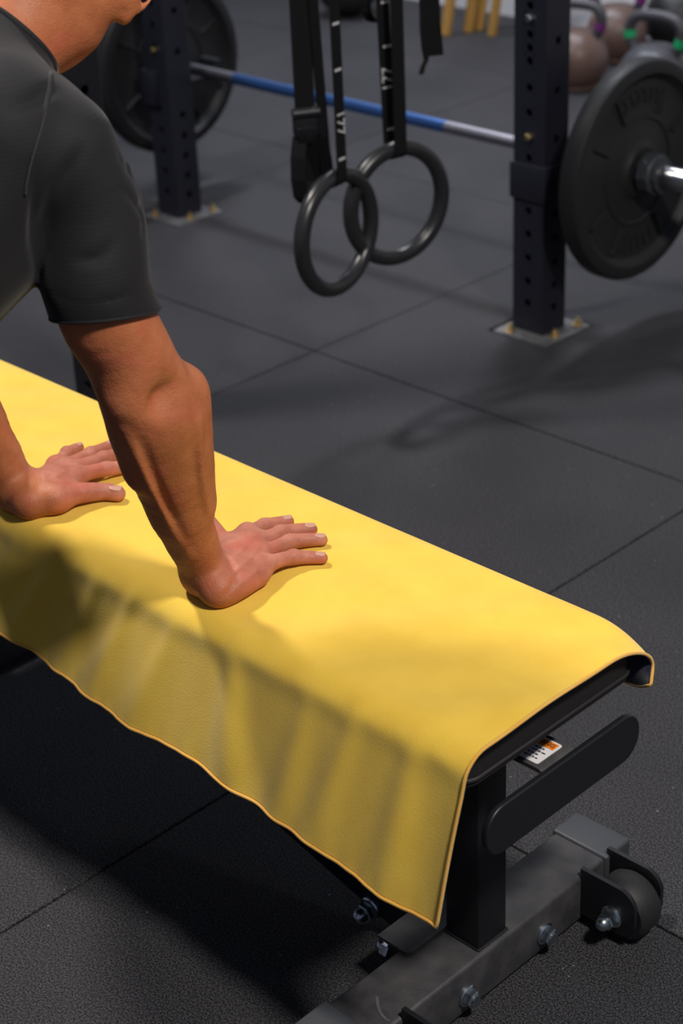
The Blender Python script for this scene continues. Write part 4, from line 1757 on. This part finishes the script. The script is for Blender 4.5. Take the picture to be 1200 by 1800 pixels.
# plane through the sleeve end, nearly level as photographed
axr = srp[-1]-srp[-3]
axr = axr/np.linalg.norm(axr)
hemn = -np.cross(ray(90, 555), ray(276, 541))
hemn /= np.linalg.norm(hemn)
if hemn[2] > 0:
    hemn = -hemn
hemn = hemn+_f*.13
trim(Vector(hem_r), Vector(hemn), lambda c: near_seg(c, srp[2], srp[-1]+(srp[-1]-srp[-2])) )
hem_l = lp[1]*.2+lp[2]*.8
trim(Vector(hem_l), Vector(hemn), lambda c: near_seg(c, slp[1], slp[-1]+(slp[-1]-slp[-2])) )
trim(Vector(tp(.55)), Vector(bd))
ncol = (HC-NB)/np.linalg.norm(HC-NB)
colp = NB+V3(0, .012, .012)
ncol = V3(0, .80, .60)
trim(Vector(colp), Vector(ncol), lambda c: c.z > 1.0 and abs(c.x-CX) < .10 and c.y > 1.0)
loose = [v for v in bm.verts if not v.link_faces]
bmesh.ops.delete(bm, geom=loose, context='VERTS')
# keep the largest island
bm.verts.ensure_lookup_table()
seen = set()
best = []
for v in bm.verts:
    if v in seen:
        continue
    st_ = [v]
    seen.add(v)
    isl = []
    while st_:
        q = st_.pop()
        isl.append(q)
        for e in q.link_edges:
            w = e.other_vert(q)
            if w not in seen:
                seen.add(w)
                st_.append(w)
    if len(isl) > len(best):
        best = isl
bs_ = set(best)
bmesh.ops.delete(bm, geom=[v for v in bm.verts if v not in bs_], context='VERTS')
bound = [e for e in bm.edges if e.is_boundary]
# boundary loops for hem ridges
loops_ = []
used = set()
for e in bound:
    if e in used:
        continue
    lp_ = [e.verts[0], e.verts[1]]
    used.add(e)
    while True:
        nx = [x for x in lp_[-1].link_edges if x.is_boundary and x not in used]
        if not nx:
            break
        used.add(nx[0])
        lp_.append(nx[0].other_vert(lp_[-1]))
    loops_.append([v.co.copy() for v in lp_])
bm.normal_update()
bm.to_mesh(me)
bm.free()
me.materials.append(M['shirt'])
me.shade_smooth()
shirt = link(bpy.data.objects.new('t_shirt', me), person)
sm = shirt.modifiers.new('thickness', 'SOLIDIFY')
sm.thickness = .0018
sm.offset = 0
for lp_ in loops_:
    if len(lp_) < 60:
        continue
    pts = [Vector(p) for p in lp_[:-1]]
    for _ in range(3):
        pts = [(pts[i-1]+pts[i]*2+pts[(i+1) % len(pts)])/4 for i in range(len(pts))]
    pts = pts[::3]
    zc_ = sum(p.z for p in pts)/len(pts)
    if zc_ < .7:
        continue
    bm = bmesh.new()
    add_tube(bm, pts, .0020 if zc_ < .98 else .0042, 6, True)
    bm_obj('hem_edge' if zc_ < .98 else 'collar', bm, M['shirt'], shirt, 'all')

# shoulder seam following the shirt surface
pix = [(88, 128), (84, 160), (77, 195), (68, 230), (58, 262), (49, 295), (43, 325), (41, 350)]
from mathutils.bvhtree import BVHTree
tree = BVHTree.FromPolygons(Vs.tolist(), Fs.tolist())
fine_ = [(a[0]+(b[0]-a[0])*t, a[1]+(b[1]-a[1])*t) for a, b in zip(pix[:-1], pix[1:]) for t in (0, .25, .5, .75)]
sp = []
for q in fine_:
    hit = tree.ray_cast(Vector(CAM), Vector(ray(*q)).normalized())
    if hit[0] is not None:
        sp.append(hit[0]+hit[1].normalized()*.0012*(1 if hit[1].dot(Vector(ray(*q))) < 0 else -1))
bm = bmesh.new()
add_tube(bm, sp, .0014, 6)
bm_obj('shoulder_seam', bm, M['shirt'], shirt, 'all')
# shorts, shoes
so_ = Field()
so_.ell(tp(.53, .005), (.170, .13, .122), TAX, .05)
for sx in (1, -1):
    so_.cone(tp(.56, -.01, sx*.085), tp(.88, -.005, sx*.092), .098, .085, .03)
Vq, Fq = so_.mesh(.008)
np_obj('shorts', Vq, Fq, M['shorts'], person)
for sx in (1, -1):
    a = tp(1.40, .0, sx*.085)
    f_ = Field()
    heel = V3(a[0], a[1]-.035, a[2]+.03)
    ball = V3(a[0], a[1]+.11, .035)
    f_.cone(a+V3(0, -.01, .035), ball, .045, .036, .03)
    f_.cone(ball, ball+V3(0, .05, .0), .036, .028, .02)
    f_.cone(a+V3(0, -.02, .04), a+V3(0, .02, .06), .045, .045, .02)
    Vq, Fq = f_.mesh(.006)
    Vq[:, 2] = np.maximum(Vq[:, 2], .0)
    np_obj('shoe', Vq, Fq, M['shoe'], person)

bpy.context.view_layer.update()
